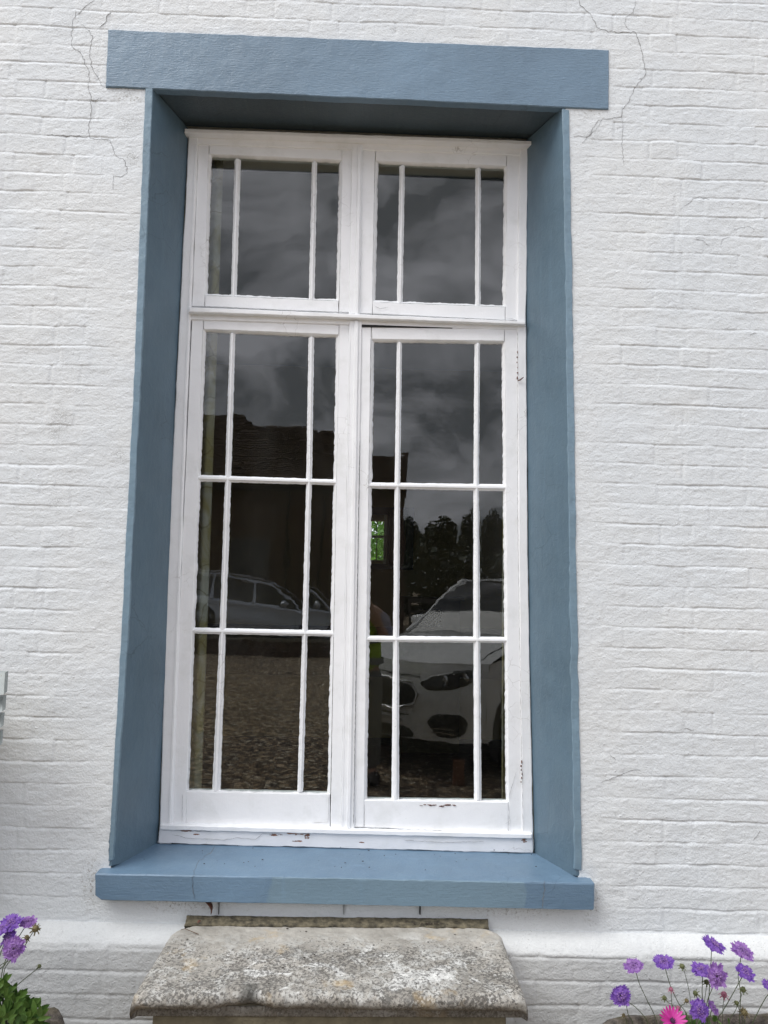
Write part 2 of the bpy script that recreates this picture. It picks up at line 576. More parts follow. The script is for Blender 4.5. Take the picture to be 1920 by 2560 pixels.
def mat_brick(name='red_brick', c1=(0.055, 0.028, 0.018), c2=(0.095, 0.05, 0.03), mortar=(0.12, 0.105, 0.085)):
    m, t, p = mat_new(name)
    n = NT(t)
    sx = n.t.nodes.new('ShaderNodeSeparateXYZ')
    n.link(n.tc.outputs['Object'], sx.inputs[0])
    cx = n.t.nodes.new('ShaderNodeCombineXYZ')
    n.link(n.math('ADD', sx.outputs[0], sx.outputs[1]), cx.inputs[0])
    n.link(sx.outputs[2], cx.inputs[1])
    b = n.t.nodes.new('ShaderNodeTexBrick')
    b.inputs['Scale'].default_value = 1.0
    b.inputs['Brick Width'].default_value = 0.225
    b.inputs['Row Height'].default_value = 0.075
    b.inputs['Mortar Size'].default_value = 0.006
    b.inputs['Color1'].default_value = (*c1, 1)
    b.inputs['Color2'].default_value = (*c2, 1)
    b.inputs['Mortar'].default_value = (*mortar, 1)
    n.link(cx.outputs[0], b.inputs['Vector'])
    c = n.mix(n.ramp(n.noise(3, 4), [(0.4, 0.0), (0.8, 0.5)]), b.outputs['Color'], (0.08, 0.06, 0.05))
    n.link(c, p.inputs['Base Color'])
    p.inputs['Roughness'].default_value = 0.85
    n.link(n.bump(b.outputs['Fac'], -0.6, 0.006), p.inputs['Normal'])
    return m


def mat_tiles():
    m, t, p = mat_new('clay_roof_tiles')
    n = NT(t)
    v = n.noise(9, 4, 0.6)
    c = n.ramp(v, [(0.3, (0.028, 0.018, 0.014)), (0.55, (0.06, 0.033, 0.022)), (0.75, (0.085, 0.05, 0.032))])
    n.link(c, p.inputs['Base Color'])
    p.inputs['Roughness'].default_value = 0.85
    return m


def mat_leaf(name, c1, c2, rough=0.5, trans=0.25):
    m, t, p = mat_new(name)
    n = NT(t)
    oi = n.t.nodes.new('ShaderNodeNewGeometry')
    c = n.mix(oi.outputs['Random Per Island'], c1, c2)
    n.link(c, p.inputs['Base Color'])
    p.inputs['Roughness'].default_value = rough
    tl = n.t.nodes.new('ShaderNodeBsdfTranslucent')
    n.link(c, tl.inputs[0])
    ms = n.t.nodes.new('ShaderNodeMixShader')
    ms.inputs[0].default_value = trans
    n.link(p.outputs[0], ms.inputs[1])
    n.link(tl.outputs[0], ms.inputs[2])
    n.link(ms.outputs[0], t.nodes['Material Output'].inputs[0])
    return m


def mat_curtain():
    m, t, p = mat_new('cream_floral_curtain')
    n = NT(t)
    c = n.ramp(n.noise(5, 3, 0.6, dist=1.0), [(0.40, (0.36, 0.36, 0.31)), (0.56, (0.27, 0.24, 0.11))])
    vd = n.vor(7, feature='DISTANCE_TO_EDGE', vec=n.mix(0.08, n.tc.outputs['Object'], n.noise(6, 3, out='Color')))
    c = n.mix(n.ramp(vd, [(0.0, 0.6), (0.03, 0.0)]), c, (0.15, 0.12, 0.05))
    n.link(c, p.inputs['Base Color'])
    p.inputs['Roughness'].default_value = 0.9
    return m


def mat_pot():
    m, t, p = mat_new('mossy_stone_pot')
    n = NT(t)
    c = n.ramp(n.noise(40, 6, 0.75), [(0.35, (0.035, 0.03, 0.025)), (0.55, (0.13, 0.11, 0.09)), (0.7, (0.25, 0.22, 0.18))])
    c = n.mix(n.ramp(n.noise(14, 4), [(0.5, 0.0), (0.7, 0.5)]), c, (0.09, 0.075, 0.02))
    n.link(c, p.inputs['Base Color'])
    p.inputs['Roughness'].default_value = 0.95
    n.link(n.bump(n.noise(55, 6, 0.7), 1, 0.01), p.inputs['Normal'])
    return m


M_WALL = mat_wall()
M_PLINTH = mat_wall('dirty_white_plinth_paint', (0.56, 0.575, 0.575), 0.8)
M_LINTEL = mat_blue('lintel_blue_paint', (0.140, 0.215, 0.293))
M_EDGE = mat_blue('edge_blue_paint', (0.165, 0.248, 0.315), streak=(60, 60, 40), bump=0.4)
M_JAMB = mat_blue('jamb_shaded_blue', (0.104, 0.163, 0.212), streak=(40, 40, 12), bump=0.25)  # same blue, darkened to put the shade of the reveals into the paint
M_SOFFIT = mat_blue('soffit_shaded_blue', (0.072, 0.100, 0.120), streak=(60, 3, 8), bump=0.5)  # same blue as the lintel, underside shade put into the colour
M_SILL = mat_blue('sill_blue_paint', (0.128, 0.205, 0.290), streak=(16, 16, 160), bump=0.3, wear=0.9)
M_WHITE = mat_white()
zc = at(640, 2085, 0.228)
M_CILL = mat_white('flaking_white_paint', (0.80, 0.81, 0.83), streak=(16, 60, 240), spots=[
    (at(745, 2083, 0.228)[0], at(745, 2083, 0.228)[2], 0.075, 0.014), (at(768, 2091, 0.228)[0], at(768, 2091, 0.228)[2], 0.022, 0.022),
    (at(690, 2087, 0.228)[0], at(690, 2087, 0.228)[2], 0.05, 0.008), (at(465, 2076, 0.228)[0], at(465, 2076, 0.228)[2], 0.045, 0.009),
    (at(490, 2086, 0.228)[0], at(490, 2086, 0.228)[2], 0.03, 0.006), (at(900, 2082, 0.228)[0], at(900, 2082, 0.228)[2], 0.02, 0.006),
    (at(905, 2106, 0.228)[0], at(905, 2106, 0.228)[2], 0.02, 0.006), (at(1310, 2100, 0.228)[0], at(1310, 2100, 0.228)[2], 0.025, 0.018),
    (at(750, 2103, 0.228)[0], at(750, 2103, 0.228)[2], 0.05, 0.006)])
M_GLASS = mat_glass()
M_STONE = mat_stone()
M_BODY = plain('mossy_bench_stone', (0.115, 0.10, 0.065), 0.95, nz=0.4, nzs=14, bump=0.006)
M_MORT = plain('mossy_mortar', (0.105, 0.09, 0.058), 0.95, nz=0.75, nzs=45, bump=0.01)
M_CRACK = plain('crack_shadow', (0.26, 0.255, 0.25), 0.9)
M_RUST = plain('rusty_iron', (0.11, 0.035, 0.015), 0.8, nz=0.5, nzs=80)
M_DARK = plain('dark_gap', (0.02, 0.02, 0.02), 0.9)

# ------------------------------------------------------------------ painted slabs built from rows of points
def slab(name, rows, thick, mat, parent, step=0.02, stepu=None, wob=0.0006, wfreq=0.03, amp=0.0003, bev=0.002,
         prof=None, nrm=None, seed=1, smooth=30, ruggedness=0.0, label=None):
    """rows = [(L, R), ...] world points down the face; the face is subdivided, its edges wobble a little
    and are eased, and its sides are carried back by thick against the face normal"""
    Lp = np.array([r[0] for r in rows], float)
    Rp = np.array([r[1] for r in rows], float)
    seg = np.linalg.norm(np.diff((Lp + Rp) / 2, axis=0), axis=1)
    tcum = np.r_[0, np.cumsum(seg)]
    H = tcum[-1]
    Wd = np.linalg.norm(Rp - Lp, axis=1).mean()
    nv = max(2, int(H / step))
    if prof is not None:
        us = np.array([q[0] for q in prof])
        dep = np.array([q[1] for q in prof])
    else:
        nu = max(2, int(Wd / (stepu or step)))
        e = min(bev / Wd, 0.2)
        us = np.r_[0, e, np.linspace(e, 1 - e, nu + 1)[1:-1], 1 - e, 1]
        dep = np.zeros(len(us))
        dep[0] = dep[-1] = bev
    e = min(bev / H, 0.2)
    vs = np.r_[0, e, np.linspace(e, 1 - e, nv + 1)[1:-1], 1 - e, 1]
    vd = np.zeros(len(vs))
    vd[0] = vd[-1] = bev
    Lv = np.stack([np.interp(vs * H, tcum, Lp[:, k]) for k in range(3)], 1)
    Rv = np.stack([np.interp(vs * H, tcum, Rp[:, k]) for k in range(3)], 1)
    P = Lv[:, None, :] * (1 - us)[None, :, None] + Rv[:, None, :] * us[None, :, None]
    if nrm is None:
        n = np.cross(Rp[0] - Lp[0], Lp[-1] - Lp[0])
        n = n / np.linalg.norm(n)
        if n[1] > 0 and abs(n[1]) > 0.2:
            n = -n
    else:
        n = np.array(nrm, float)
        n /= np.linalg.norm(n)
    du = (Rp[0] - Lp[0]) / np.linalg.norm(Rp[0] - Lp[0])
    dv = (Lp[-1] - Lp[0]) / np.linalg.norm(Lp[-1] - Lp[0])
    wu = np.clip(1 - np.minimum(us, 1 - us) * Wd / 0.012, 0, 1)[None, :]
    wv = np.clip(1 - np.minimum(vs, 1 - vs) * H / 0.012, 0, 1)[:, None]
    a = vn(P, wfreq, seed=seed) * 0.7 + vn(P, wfreq * 0.3, seed=seed + 1) * 0.5
    b = vn(P, wfreq, seed=seed + 2) * 0.7 + vn(P, wfreq * 0.3, seed=seed + 3) * 0.5
    P = P + (a * wu * wob)[..., None] * du + (b * wv * wob)[..., None] * dv
    h = -np.maximum(dep[None, :] + 0 * vd[:, None], vd[:, None] + 0 * dep[None, :])
    h = h + amp * (vn(P, 0.05, seed=seed + 5) + 0.5 * vn(P, 0.018, seed=seed + 6))
    if ruggedness:
        h = h + ruggedness * vn(P, 0.25, seed=seed + 7)
    P = P + h[..., None] * n
    a_, b_ = P.shape[:2]
    V = P.reshape(-1, 3)
    idx = np.arange(a_ * b_).reshape(a_, b_)
    F = np.stack([idx[:-1, :-1], idx[1:, :-1], idx[1:, 1:], idx[:-1, 1:]], -1).reshape(-1, 4)
    ring = np.r_[idx[0, :-1], idx[:-1, -1], idx[-1, :0:-1], idx[:0:-1, 0]]
    back = V[ring] - n * thick
    o = len(V)
    k = len(ring)
    j = np.arange(k)
    F2 = np.stack([ring, np.roll(ring, -1), o + (j + 1) % k, o + j], -1)
    V = np.r_[V, back]
    fn = np.cross(V[F[0, 1]] - V[F[0, 0]], V[F[0, 2]] - V[F[0, 0]])
    F = np.r_[F, F2]
    if fn @ n < 0:
        F = F[:, ::-1].copy()
    ob = mesh_obj(name, V, F, mat, parent, smooth)
    if label:
        ob['label'] = label
    return ob


def prow(pts, Y):
    """[(xl, yl, xr, yr), ...] of the photograph -> rows at depth Y"""
    return [(at(a, b, Y), at(c, d, Y)) for a, b, c, d in pts]


# ------------------------------------------------------------------ the house wall
house = thing('house', (0, 0.3, 0), 'old white painted brick house front with a tall blue framed window', 'house')
xs = np.r_[np.arange(-4.2, -1.62, 0.06), np.arange(-1.62, 1.95, 0.0058), np.arange(1.95, 4.4, 0.06)]
zs = np.r_[np.arange(0.40, 4.12, 0.0024), np.arange(4.12, 6.3, 0.06)]


def course_z(x, k):
    f = (x + 1.15) / 2.42
    return (3.8776 - 0.07624 * k) * (1 - f) + (3.8685 - 0.07673 * k) * f


def course_k(x, z):
    f = (x + 1.15) / 2.42
    return ((3.8776 * (1 - f) + 3.8685 * f) - z) / (0.07624 * (1 - f) + 0.07673 * f)


def wall_relief(X, Z, rough=1.0, plinth=False):
    P = np.stack([X, X * 0, Z], -1)
    zz = Z + 0.0045 * vn(P, 0.16, seed=11) + 0.0024 * vn(P, 0.045, seed=12) + 0.001 * vn(P, 0.015, seed=13)
    k = course_k(X, zz) + 0.0
    kr = np.floor(k + 0.5)
    d = (kr - k) * 0.0765                                 # height above this bed joint
    # joint visibility comes and goes
    vis = np.clip(0.50 + 0.50 * vn(P, 0.24, 1, 0.045, seed=21) + 0.35 * vn(P, 0.06, 1, 0.04, seed=22), 0.05, 1.25)
    smooth_zone = np.clip((np.abs(X) - (0.93 + 0.09 * vn(P, 0.3, seed=23))) / 0.12, 0, 1) * 0.8 + 0.2
    top = (Z > 3.9)
    smooth_zone = np.where(top, 1.0, smooth_zone)
    if plinth:
        smooth_zone = smooth_zone * 0 + 1.0
        vis = 0.55 + 0.6 * np.clip(vis, 0, 1)
    vis = vis * smooth_zone
    # struck joint: abrupt cut under the upper brick, easing out onto the top of the lower one
    j = np.where(d > 0, np.exp(-(d / 0.0018) ** 2), np.exp(-(d / 0.0065) ** 2))
    h = -0.0031 * vis * j
    h = h + 0.0007 * vis * np.exp(-((d + 0.012) / 0.006) ** 2)
    # perpends, faint
    row = np.floor(k)
    par = np.mod(row, 2)
    u = X + 0.004 * vn(P, 0.05, seed=31) + par * 0.0855 + 0.012 * _h(row.astype(np.int64), row.astype(np.int64) * 0 + 3, row.astype(np.int64) * 0, 5)
    m = np.mod(u, 0.342)
    dx = np.minimum(np.abs(m - 0.0), np.minimum(np.abs(m - 0.342), np.abs(m - 0.228)))
    pv = np.clip(0.50 + 0.85 * vn(P, 0.10, 1, 0.07, seed=33), 0, 1) * smooth_zone
    if plinth:
        pv = 0.45 + 0.5 * pv
    h = h - 0.0027 * pv * np.exp(-(dx / 0.0045) ** 2)
    # each brick sits a little differently
    bi = np.floor(u / 0.114).astype(np.int64)
    h = h + 0.0011 * _h(bi, row.astype(np.int64), bi * 0, 9) * smooth_zone
    h = h + 0.0018 * vn(P, 0.30, seed=41) + 0.0009 * vn(P, 0.085, 1, 0.035, seed=42)
    h = h + rough * (0.0007 * vn(P, 0.034, 1, 0.020, seed=43) + 0.0008 * vn(P, 0.014, 1, 0.009, seed=44))
    # lumps and blobs of old paint
    bl = vn(P, 0.021, seed=45)
    h = h + 0.0022 * np.clip(bl - 0.72, 0, 1) * 3
    return h


# opening and the runs of trim that frame it (world lines on the wall face)
JL = [at(363, 218, 0), at(334, 960, 0), at(302, 1600, 0), at(271, 2150, 0)]
JR = [at(1422, 275, 0), at(1430, 700, 0), at(1442, 1500, 0), at(1454, 2174, 0)]
LZ = at(900, 246, 0)[2]
SZ = at(900, 2160, 0)[2]


def jl_x(z):
    return np.interp(-z, [-p[2] for p in JL], [p[0] for p in JL])


def jr_x(z):
    return np.interp(-z, [-p[2] for p in JR], [p[0] for p in JR])


X, Z = np.meshgrid(xs, zs)
Hh = wall_relief(X, Z)
plinth_top = 0.516 - (X + 1.043) / 1.982 * 0.0225
Yw = -Hh
Vw = np.stack([X, Yw, Z], -1).reshape(-1, 3)
nz_, nx_ = X.shape
idx = np.arange(nz_ * nx_).reshape(nz_, nx_)
F = np.stack([idx[:-1, :-1], idx[:-1, 1:], idx[1:, 1:], idx[1:, :-1]], -1)
xc, zc_ = (X[:-1, :-1] + X[1:, 1:]) / 2, (Z[:-1, :-1] + Z[1:, 1:]) / 2
hole = (xc > jl_x(zc_) + 0.012) & (xc < jr_x(zc_) - 0.012) & (zc_ < LZ + 0.03) & (zc_ > SZ - 0.05)
hole |= (zc_ < 0.43)
F = F[~hole].reshape(-1, 4)
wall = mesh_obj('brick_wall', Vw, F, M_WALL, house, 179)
tag(wall, 'white painted brickwork with worn joints and hairline cracks')
# solid wall behind the painted face
b = MB()
b.box(-4.2, -0.90, 0.012, 0.30, 0, 6.3).box(0.93, 4.4, 0.012, 0.30, 0, 6.3).box(-0.90, 0.93, 0.012, 0.30, LZ + 0.06, 6.3).box(-0.90, 0.93, 0.05, 0.30, 0, SZ - 0.12)
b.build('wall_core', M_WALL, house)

# plinth with a sloping splayed top
zs2 = np.r_[np.linspace(0, 0.05, 3), np.arange(0.07, 0.4605, 0.0042)]
X2, Z2 = np.meshgrid(xs, zs2)
tl = -(X2 + 0.946) / 1.864 * 0.0219
Zp = Z2 / 0.4605 * (0.4605 + tl)
Y2 = -0.060 - wall_relief(X2, Zp - 0.012, plinth=True)
V1 = np.stack([X2, Y2, Zp], -1)
tt = np.linspace(0, 1, 16)[1:]
Xs_, Ts_ = np.meshgrid(xs, tt)
r_ = 0.010
zt_ = 0.4605 - (Xs_ + 0.946) / 1.864 * 0.0219
ys_ = -0.060 * (1 - Ts_) - 0.004 * np.sin(np.pi * Ts_) * 1.2
zs_ = zt_ + 0.054 * Ts_ + 0.004 * np.sin(np.pi * Ts_)
Pn = np.stack([Xs_, ys_, zs_], -1)
nn = 0.0012 * vn(Pn, 0.05, seed=61) + 0.0007 * vn(Pn, 0.016, seed=62)
ys_ = ys_ - nn
ys_[-1] += 0.02
V2 = np.stack([Xs_, ys_, zs_ + nn], -1)
VV = np.concatenate([V1, V2], 0)
nz_, nx_ = VV.shape[:2]
idx = np.arange(nz_ * nx_).reshape(nz_, nx_)
F = np.stack([idx[:-1, :-1], idx[:-1, 1:], idx[1:, 1:], idx[1:, :-1]], -1).reshape(-1, 4)
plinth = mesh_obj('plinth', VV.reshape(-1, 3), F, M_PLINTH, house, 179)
tag(plinth, 'projecting grey white plinth with a sloping top edge')


def hairline(px_pts, w=0.0016, name='crack', parent=house, jitter=0.004, Y=0.0, off=0.0012, mat=M_CRACK, relief=True, lab=None):
    rr = random.Random(hash(str(px_pts)) & 0xffff if False else int(px_pts[0][0] * 7 + px_pts[0][1]))
    P = [at(x, y, Y) for x, y in px_pts]
    pts = []
    for a, b2 in zip(P[:-1], P[1:]):
        k = max(1, int(np.linalg.norm(b2 - a) / 0.010))
        for i in range(k):
            q = a + (b2 - a) * i / k
            q = q + np.array([rr.uniform(-1, 1), 0, rr.uniform(-1, 1)]) * (jitter if i else jitter * 0.3)
            pts.append(q)
    pts.append(P[-1])
    pts = np.array(pts)
    d = np.gradient(pts, axis=0)
    nrm = np.stack([-d[:, 2], 0 * d[:, 0], d[:, 0]], 1)
    nrm /= np.linalg.norm(nrm, axis=1)[:, None] + 1e-9
    ww = w * 0.85 * (0.45 + 0.75 * np.array([rr.random() for _ in pts]))
    ww[0] = ww[-1] = w * 0.15
    A, B = pts + nrm * ww[:, None] / 2, pts - nrm * ww[:, None] / 2
    if relief:
        for Q in (A, B):
            Q[:, 1] = Y - wall_relief(Q[:, 0], Q[:, 2]) - off
    else:
        A[:, 1] = B[:, 1] = Y - off
    C_ = (A + B) / 2
    C_[:, 1] += off * 0.6
    n_ = len(pts)
    V = np.r_[A, C_, B]
    F = []
    for i in range(n_ - 1):
        F += [(i, i + 1, n_ + i + 1, n_ + i), (n_ + i, n_ + i + 1, 2 * n_ + i + 1, 2 * n_ + i)]
    o = mesh_obj(name, V, F, mat, parent)
    if lab:
        o['label'] = lab
    return o


def cp(pts, ox, oy, s):
    return [(ox + x / s, oy + y / s) for x, y in pts]


for pts, w in [
    ([(815, 0), (735, 60), (670, 130)], .0022), ([(655, 90), (625, 230), (620, 395), (640, 420), (710, 480), (730, 540), (770, 620), (775, 700), (760, 720), (785, 860), (790, 940), (770, 1060), (765, 1150), (775, 1190), (850, 1200), (945, 1205)], .0018),
    ([(720, 215), (800, 310), (775, 490), (800, 600), (850, 680), (890, 750)], .0016), ([(960, 100), (920, 150), (905, 200), (860, 240)], .0036),
    ([(945, 1205), (975, 1290), (1010, 1350), (1080, 1390), (1100, 1495), (1040, 1530), (980, 1520), (975, 1640)], .0016), ([(785, 860), (830, 865), (870, 840)], .0012),
    ([(400, 1165), (560, 1172), (755, 1185)], .003)]:
    hairline(cp(pts, 0, 0, 3.456), w, parent=wall)
for pts, w in [
    ([(1195, 0), (1200, 30), (1260, 80), (1290, 150), (1330, 165), (1400, 180), (1460, 178), (1500, 175), (1520, 220), (1540, 300), (1560, 400), (1500, 480), (1470, 545), (1430, 600), (1425, 650)], .0021),
    ([(1500, 0), (1490, 70), (1450, 90), (1445, 140), (1470, 165)], .0013), ([(1430, 640), (1360, 650), (1300, 655), (1270, 700), (1250, 745), (1165, 745)], .0019), ([(1430, 650), (1435, 740), (1430, 800), (1438, 900)], .0011),
    ([(1320, 655), (1290, 700), (1210, 780)], .0011)]:
    hairline(cp(pts, 900, 0, 2.183), w, parent=wall)
for pts, w in [([(930, 745), (985, 715), (1010, 675), (1080, 665), (1150, 690)], .0014), ([(1035, 1030), (1090, 1040), (1150, 1085)], .0014), ([(1500, 1870), (1560, 1840)], .0018), ([(1365, 950), (1480, 915), (1540, 950)], .0010), ([(1250, 1100), (1265, 1030), (1330, 1010)], .0011)]:
    hairline(cp(pts, 1440, 300, 3.456), w, parent=wall)
for pts, w in [([(215, 885), (360, 830), (480, 785), (560, 780)], .0020), ([(930, 420), (1020, 435)], .0026), ([(330, 1140), (345, 1185)], .0014), ([(1530, 1385), (1590, 1300)], .0018), ([(280, 625), (345, 695)], .0012)]:
    hairline(cp(pts, 1440, 1700, 3.456), w, parent=wall)
hairline(cp([(860, 880), (930, 655), (850, 860), (700, 850), (640, 875), (490, 880)], 0, 2200, 5.53), .0014, parent=wall, Y=-0.04, off=0.03, relief=False) if False else None

# ------------------------------------------------------------------ blue surround
slab('lintel', prow([(270, 73, 1523, 124), (264, 216, 1522, 273)], -0.007), 0.03, M_LINTEL, house, 0.012, wob=0.0016, wfreq=0.05, amp=0.0009, bev=0.003, seed=3, ruggedness=0.0015, label='broad slate blue painted lintel with brushed texture')
slab('jamb_edge', prow([(363, 217, 382, 219), (334, 960, 351, 960), (302, 1600, 320, 1600), (271, 2154, 282, 2150)], -0.0055), 0.02, M_EDGE, house, 0.010, 0.006, wob=0.0018, wfreq=0.06, amp=0.0010, bev=0.002, seed=5)
slab('jamb_edge', prow([(1406, 272, 1423, 274), (1414, 700, 1431, 700), (1425, 1500, 1443, 1500), (1437, 2174, 1455, 2178)], -0.0055), 0.02, M_EDGE, house, 0.010, 0.006, wob=0.0030, wfreq=0.09, amp=0.0012, bev=0.002, seed=8)
fl = [(at(381, 219, -0.003), at(472, 322, 0.245)), (at(350, 960, -0.003), at(440, 960, 0.245)), (at(319, 1600, -0.003), at(419, 1600, 0.245)), (at(279, 2165, -0.003), at(393, 2135, 0.245))]
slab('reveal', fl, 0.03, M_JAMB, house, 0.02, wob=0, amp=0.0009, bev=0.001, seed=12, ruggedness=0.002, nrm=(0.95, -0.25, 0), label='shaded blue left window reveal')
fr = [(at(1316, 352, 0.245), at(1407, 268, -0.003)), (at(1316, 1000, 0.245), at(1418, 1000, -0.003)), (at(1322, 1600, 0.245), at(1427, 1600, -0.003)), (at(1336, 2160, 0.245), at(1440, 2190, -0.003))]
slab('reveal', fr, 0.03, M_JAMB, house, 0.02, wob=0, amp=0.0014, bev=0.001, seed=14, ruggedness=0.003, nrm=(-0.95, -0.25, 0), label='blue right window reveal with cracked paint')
slab('soffit', [(at(462, 316, 0.245), at(1340, 348, 0.245)), (at(379, 217, -0.004), at(1404, 267, -0.004))], 0.03, M_SOFFIT, house, 0.02, wob=0, amp=0.0008, bev=0.001, seed=16, nrm=(0, 0, -1), label='blue underside of the lintel with painted-in shade and drip streaks')
# window sill
sl, sr = at(238, 2184, -0.046), at(1486, 2208, -0.046)
bk = at(396, 2108, 0.235)
bkr = at(1333, 2135, 0.235)
slp = (bk[2] - sl[2])
top_rows = [((sl[0] + 0.02, 0.236, bk[2] + 0.001), (sr[0] - 0.02, 0.236, bkr[2] + 0.001)), ((sl[0] + 0.004, 0.0, sl[2] + slp * 0.2), (sr[0] - 0.012, 0.0, sr[2] + slp * 0.2)), (tuple(sl), tuple(sr))]
slab('sill_top', top_rows, 0.02, M_SILL, house, 0.015, wob=0.001, amp=0.0009, bev=0.002, seed=18, nrm=(0, -0.12, 1), label='sloping blue sill top')
f0, f1 = at(238, 2240, -0.046), at(1486, 2273, -0.046)
e0, e1 = at(254, 2251, -0.046), at(1484, 2275, -0.046)
slab('sill_front', [((sl[0], -0.0465, sl[2] - 0.001), (sr[0], -0.0465, sr[2] - 0.001)), (f0, f1), (e0, e1)], 0.062, M_SILL, house, 0.012, wob=0.0014, wfreq=0.06, amp=0.0008, bev=0.003, seed=20, ruggedness=0.0015, label='blue sill front with a lighter worn patch')
hairline(cp([(825, 160), (795, 215), (720, 260), (685, 330), (680, 400), (690, 510)], 220, 2050, 2.592), 0.0016, parent=house, Y=-0.046, relief=False, off=0.0022)
hairline(cp([(1300, 390), (1300, 450), (1285, 510), (1285, 570)], 860, 2050, 2.592), 0.0024, parent=house, Y=-0.046, relief=False, off=0.0022)
# course of bricks seen under the sill
mj = [at(x, 2262, 0.0) for x in (548, 860, 1050)]
for q, w in zip(mj, (0.0016, 0.0012, 0.0045)):
    MB().box(q[0] - w / 2, q[0] + w / 2, -0.0075, 0.01, q[2] - 0.03, q[2] + 0.012).build('perpend_joint', M_DARK, wall)

# ------------------------------------------------------------------ timber window
FY, SY = 0.235, 0.246
fr_ = slab('window_frame', prow([(472, 334, 496, 336), (440, 960, 469, 960), (416, 1500, 449, 1500), (397, 2112, 428, 2112)], FY), 0.05, M_WHITE, house, 0.008, 0.01, wob=0.0022, wfreq=0.12, amp=0.0008, seed=30, bev=0.004,
           label='outer timber frame of the window, thick old white paint')
bmF = fr_


def fpart(name, rows, Y, thick=0.04, mat=M_WHITE, parent=None, **k):
    k.setdefault('step', 0.012)
    k.setdefault('wob', 0.0009)
    k.setdefault('amp', 0.0006)
    k.setdefault('bev', 0.003)
    return slab(name, prow(rows, Y), thick, mat, parent or fr_, **k)


fpart('frame_post', [(1299, 352, 1320.5, 354), (1294, 800, 1315, 800), (1299, 1500, 1321, 1500), (1307, 2110, 1334, 2124)], FY, seed=32, wob=0.0025, wfreq=0.1)
fpart('frame_head', [(468, 338, 1326, 367), (490, 360, 1310, 388)], 0.238, seed=34)
fpart('drip_mould', [(461, 321, 1336, 352), (461, 331, 1334, 362)], 0.204, 0.05, seed=35, wob=0.0022, wfreq=0.05, bev=0.002, label='moulded drip ledge across the window head')
fpart('frame_post', [(879, 360, 907, 362), (872, 785, 899, 785)], 0.236, seed=36)
fpart('mullion_bead', [(894, 362, 904, 363), (886, 790, 896, 790)], 0.229, 0.02, seed=37, step=0.02)
fpart('transom', [(474, 767, 1314, 803), (470, 780, 1314, 811)], 0.214, 0.05, seed=38, wob=0.0016, label='white timber transom between top lights and casements')
fpart('transom', [(472, 779, 1312, 810), (474, 799, 1312, 826)], 0.240, 0.03, seed=39)
fpart('frame_post', [(873, 800, 905, 802), (864, 1500, 893, 1500), (853, 2072, 886, 2073)], 0.236, seed=40)
fpart('mullion_bead', [(886, 800, 897, 800), (876, 1500, 886, 1500), (866, 2072, 876, 2072)], 0.229, 0.02, seed=41, step=0.02)
fpart('frame_bead', [(487, 358, 493, 358), (461, 960, 467, 960), (441, 1500, 447, 1500), (419, 2070, 426, 2070)], 0.233, 0.01, seed=411, step=0.02, bev=0.0015)
fpart('frame_bead', [(873, 812, 877, 812), (862, 1500, 866, 1500), (853, 2068, 858, 2068)], 0.2345, 0.01, seed=412, step=0.02, bev=0.0015)
fpart('cill', [(400, 2062, 1331, 2085), (399, 2075, 1331, 2098)], 0.219, 0.05, M_WHITE, seed=42, wob=0.0018)
fpart('cill', [(398, 2073, 1332, 2096), (395, 2109, 1333, 2134)], 0.2275, 0.05, M_CILL, seed=43, wob=0.003, wfreq=0.06, amp=0.0012, label='lower timber cill with paint flaking off brown wood')

BARP = [(0, 0.011), (0.06, 0.010), (0.30, 0.0030), (0.33, 0.0008), (0.36, 0.0), (0.64, 0.0), (0.67, 0.0008), (0.70, 0.0030), (0.94, 0.010), (1, 0.011)]
BARH = [(0, 0.011), (0.12, 0.009), (0.5, 0.002), (0.6, 0.0), (0.85, 0.001), (1, 0.004)]


def lerp2(q, u, v):
    TL, TR, BR, BL = [np.array(p, float) for p in q]
    return (TL * (1 - u) + TR * u) * (1 - v) + (BL * (1 - u) + BR * u) * v


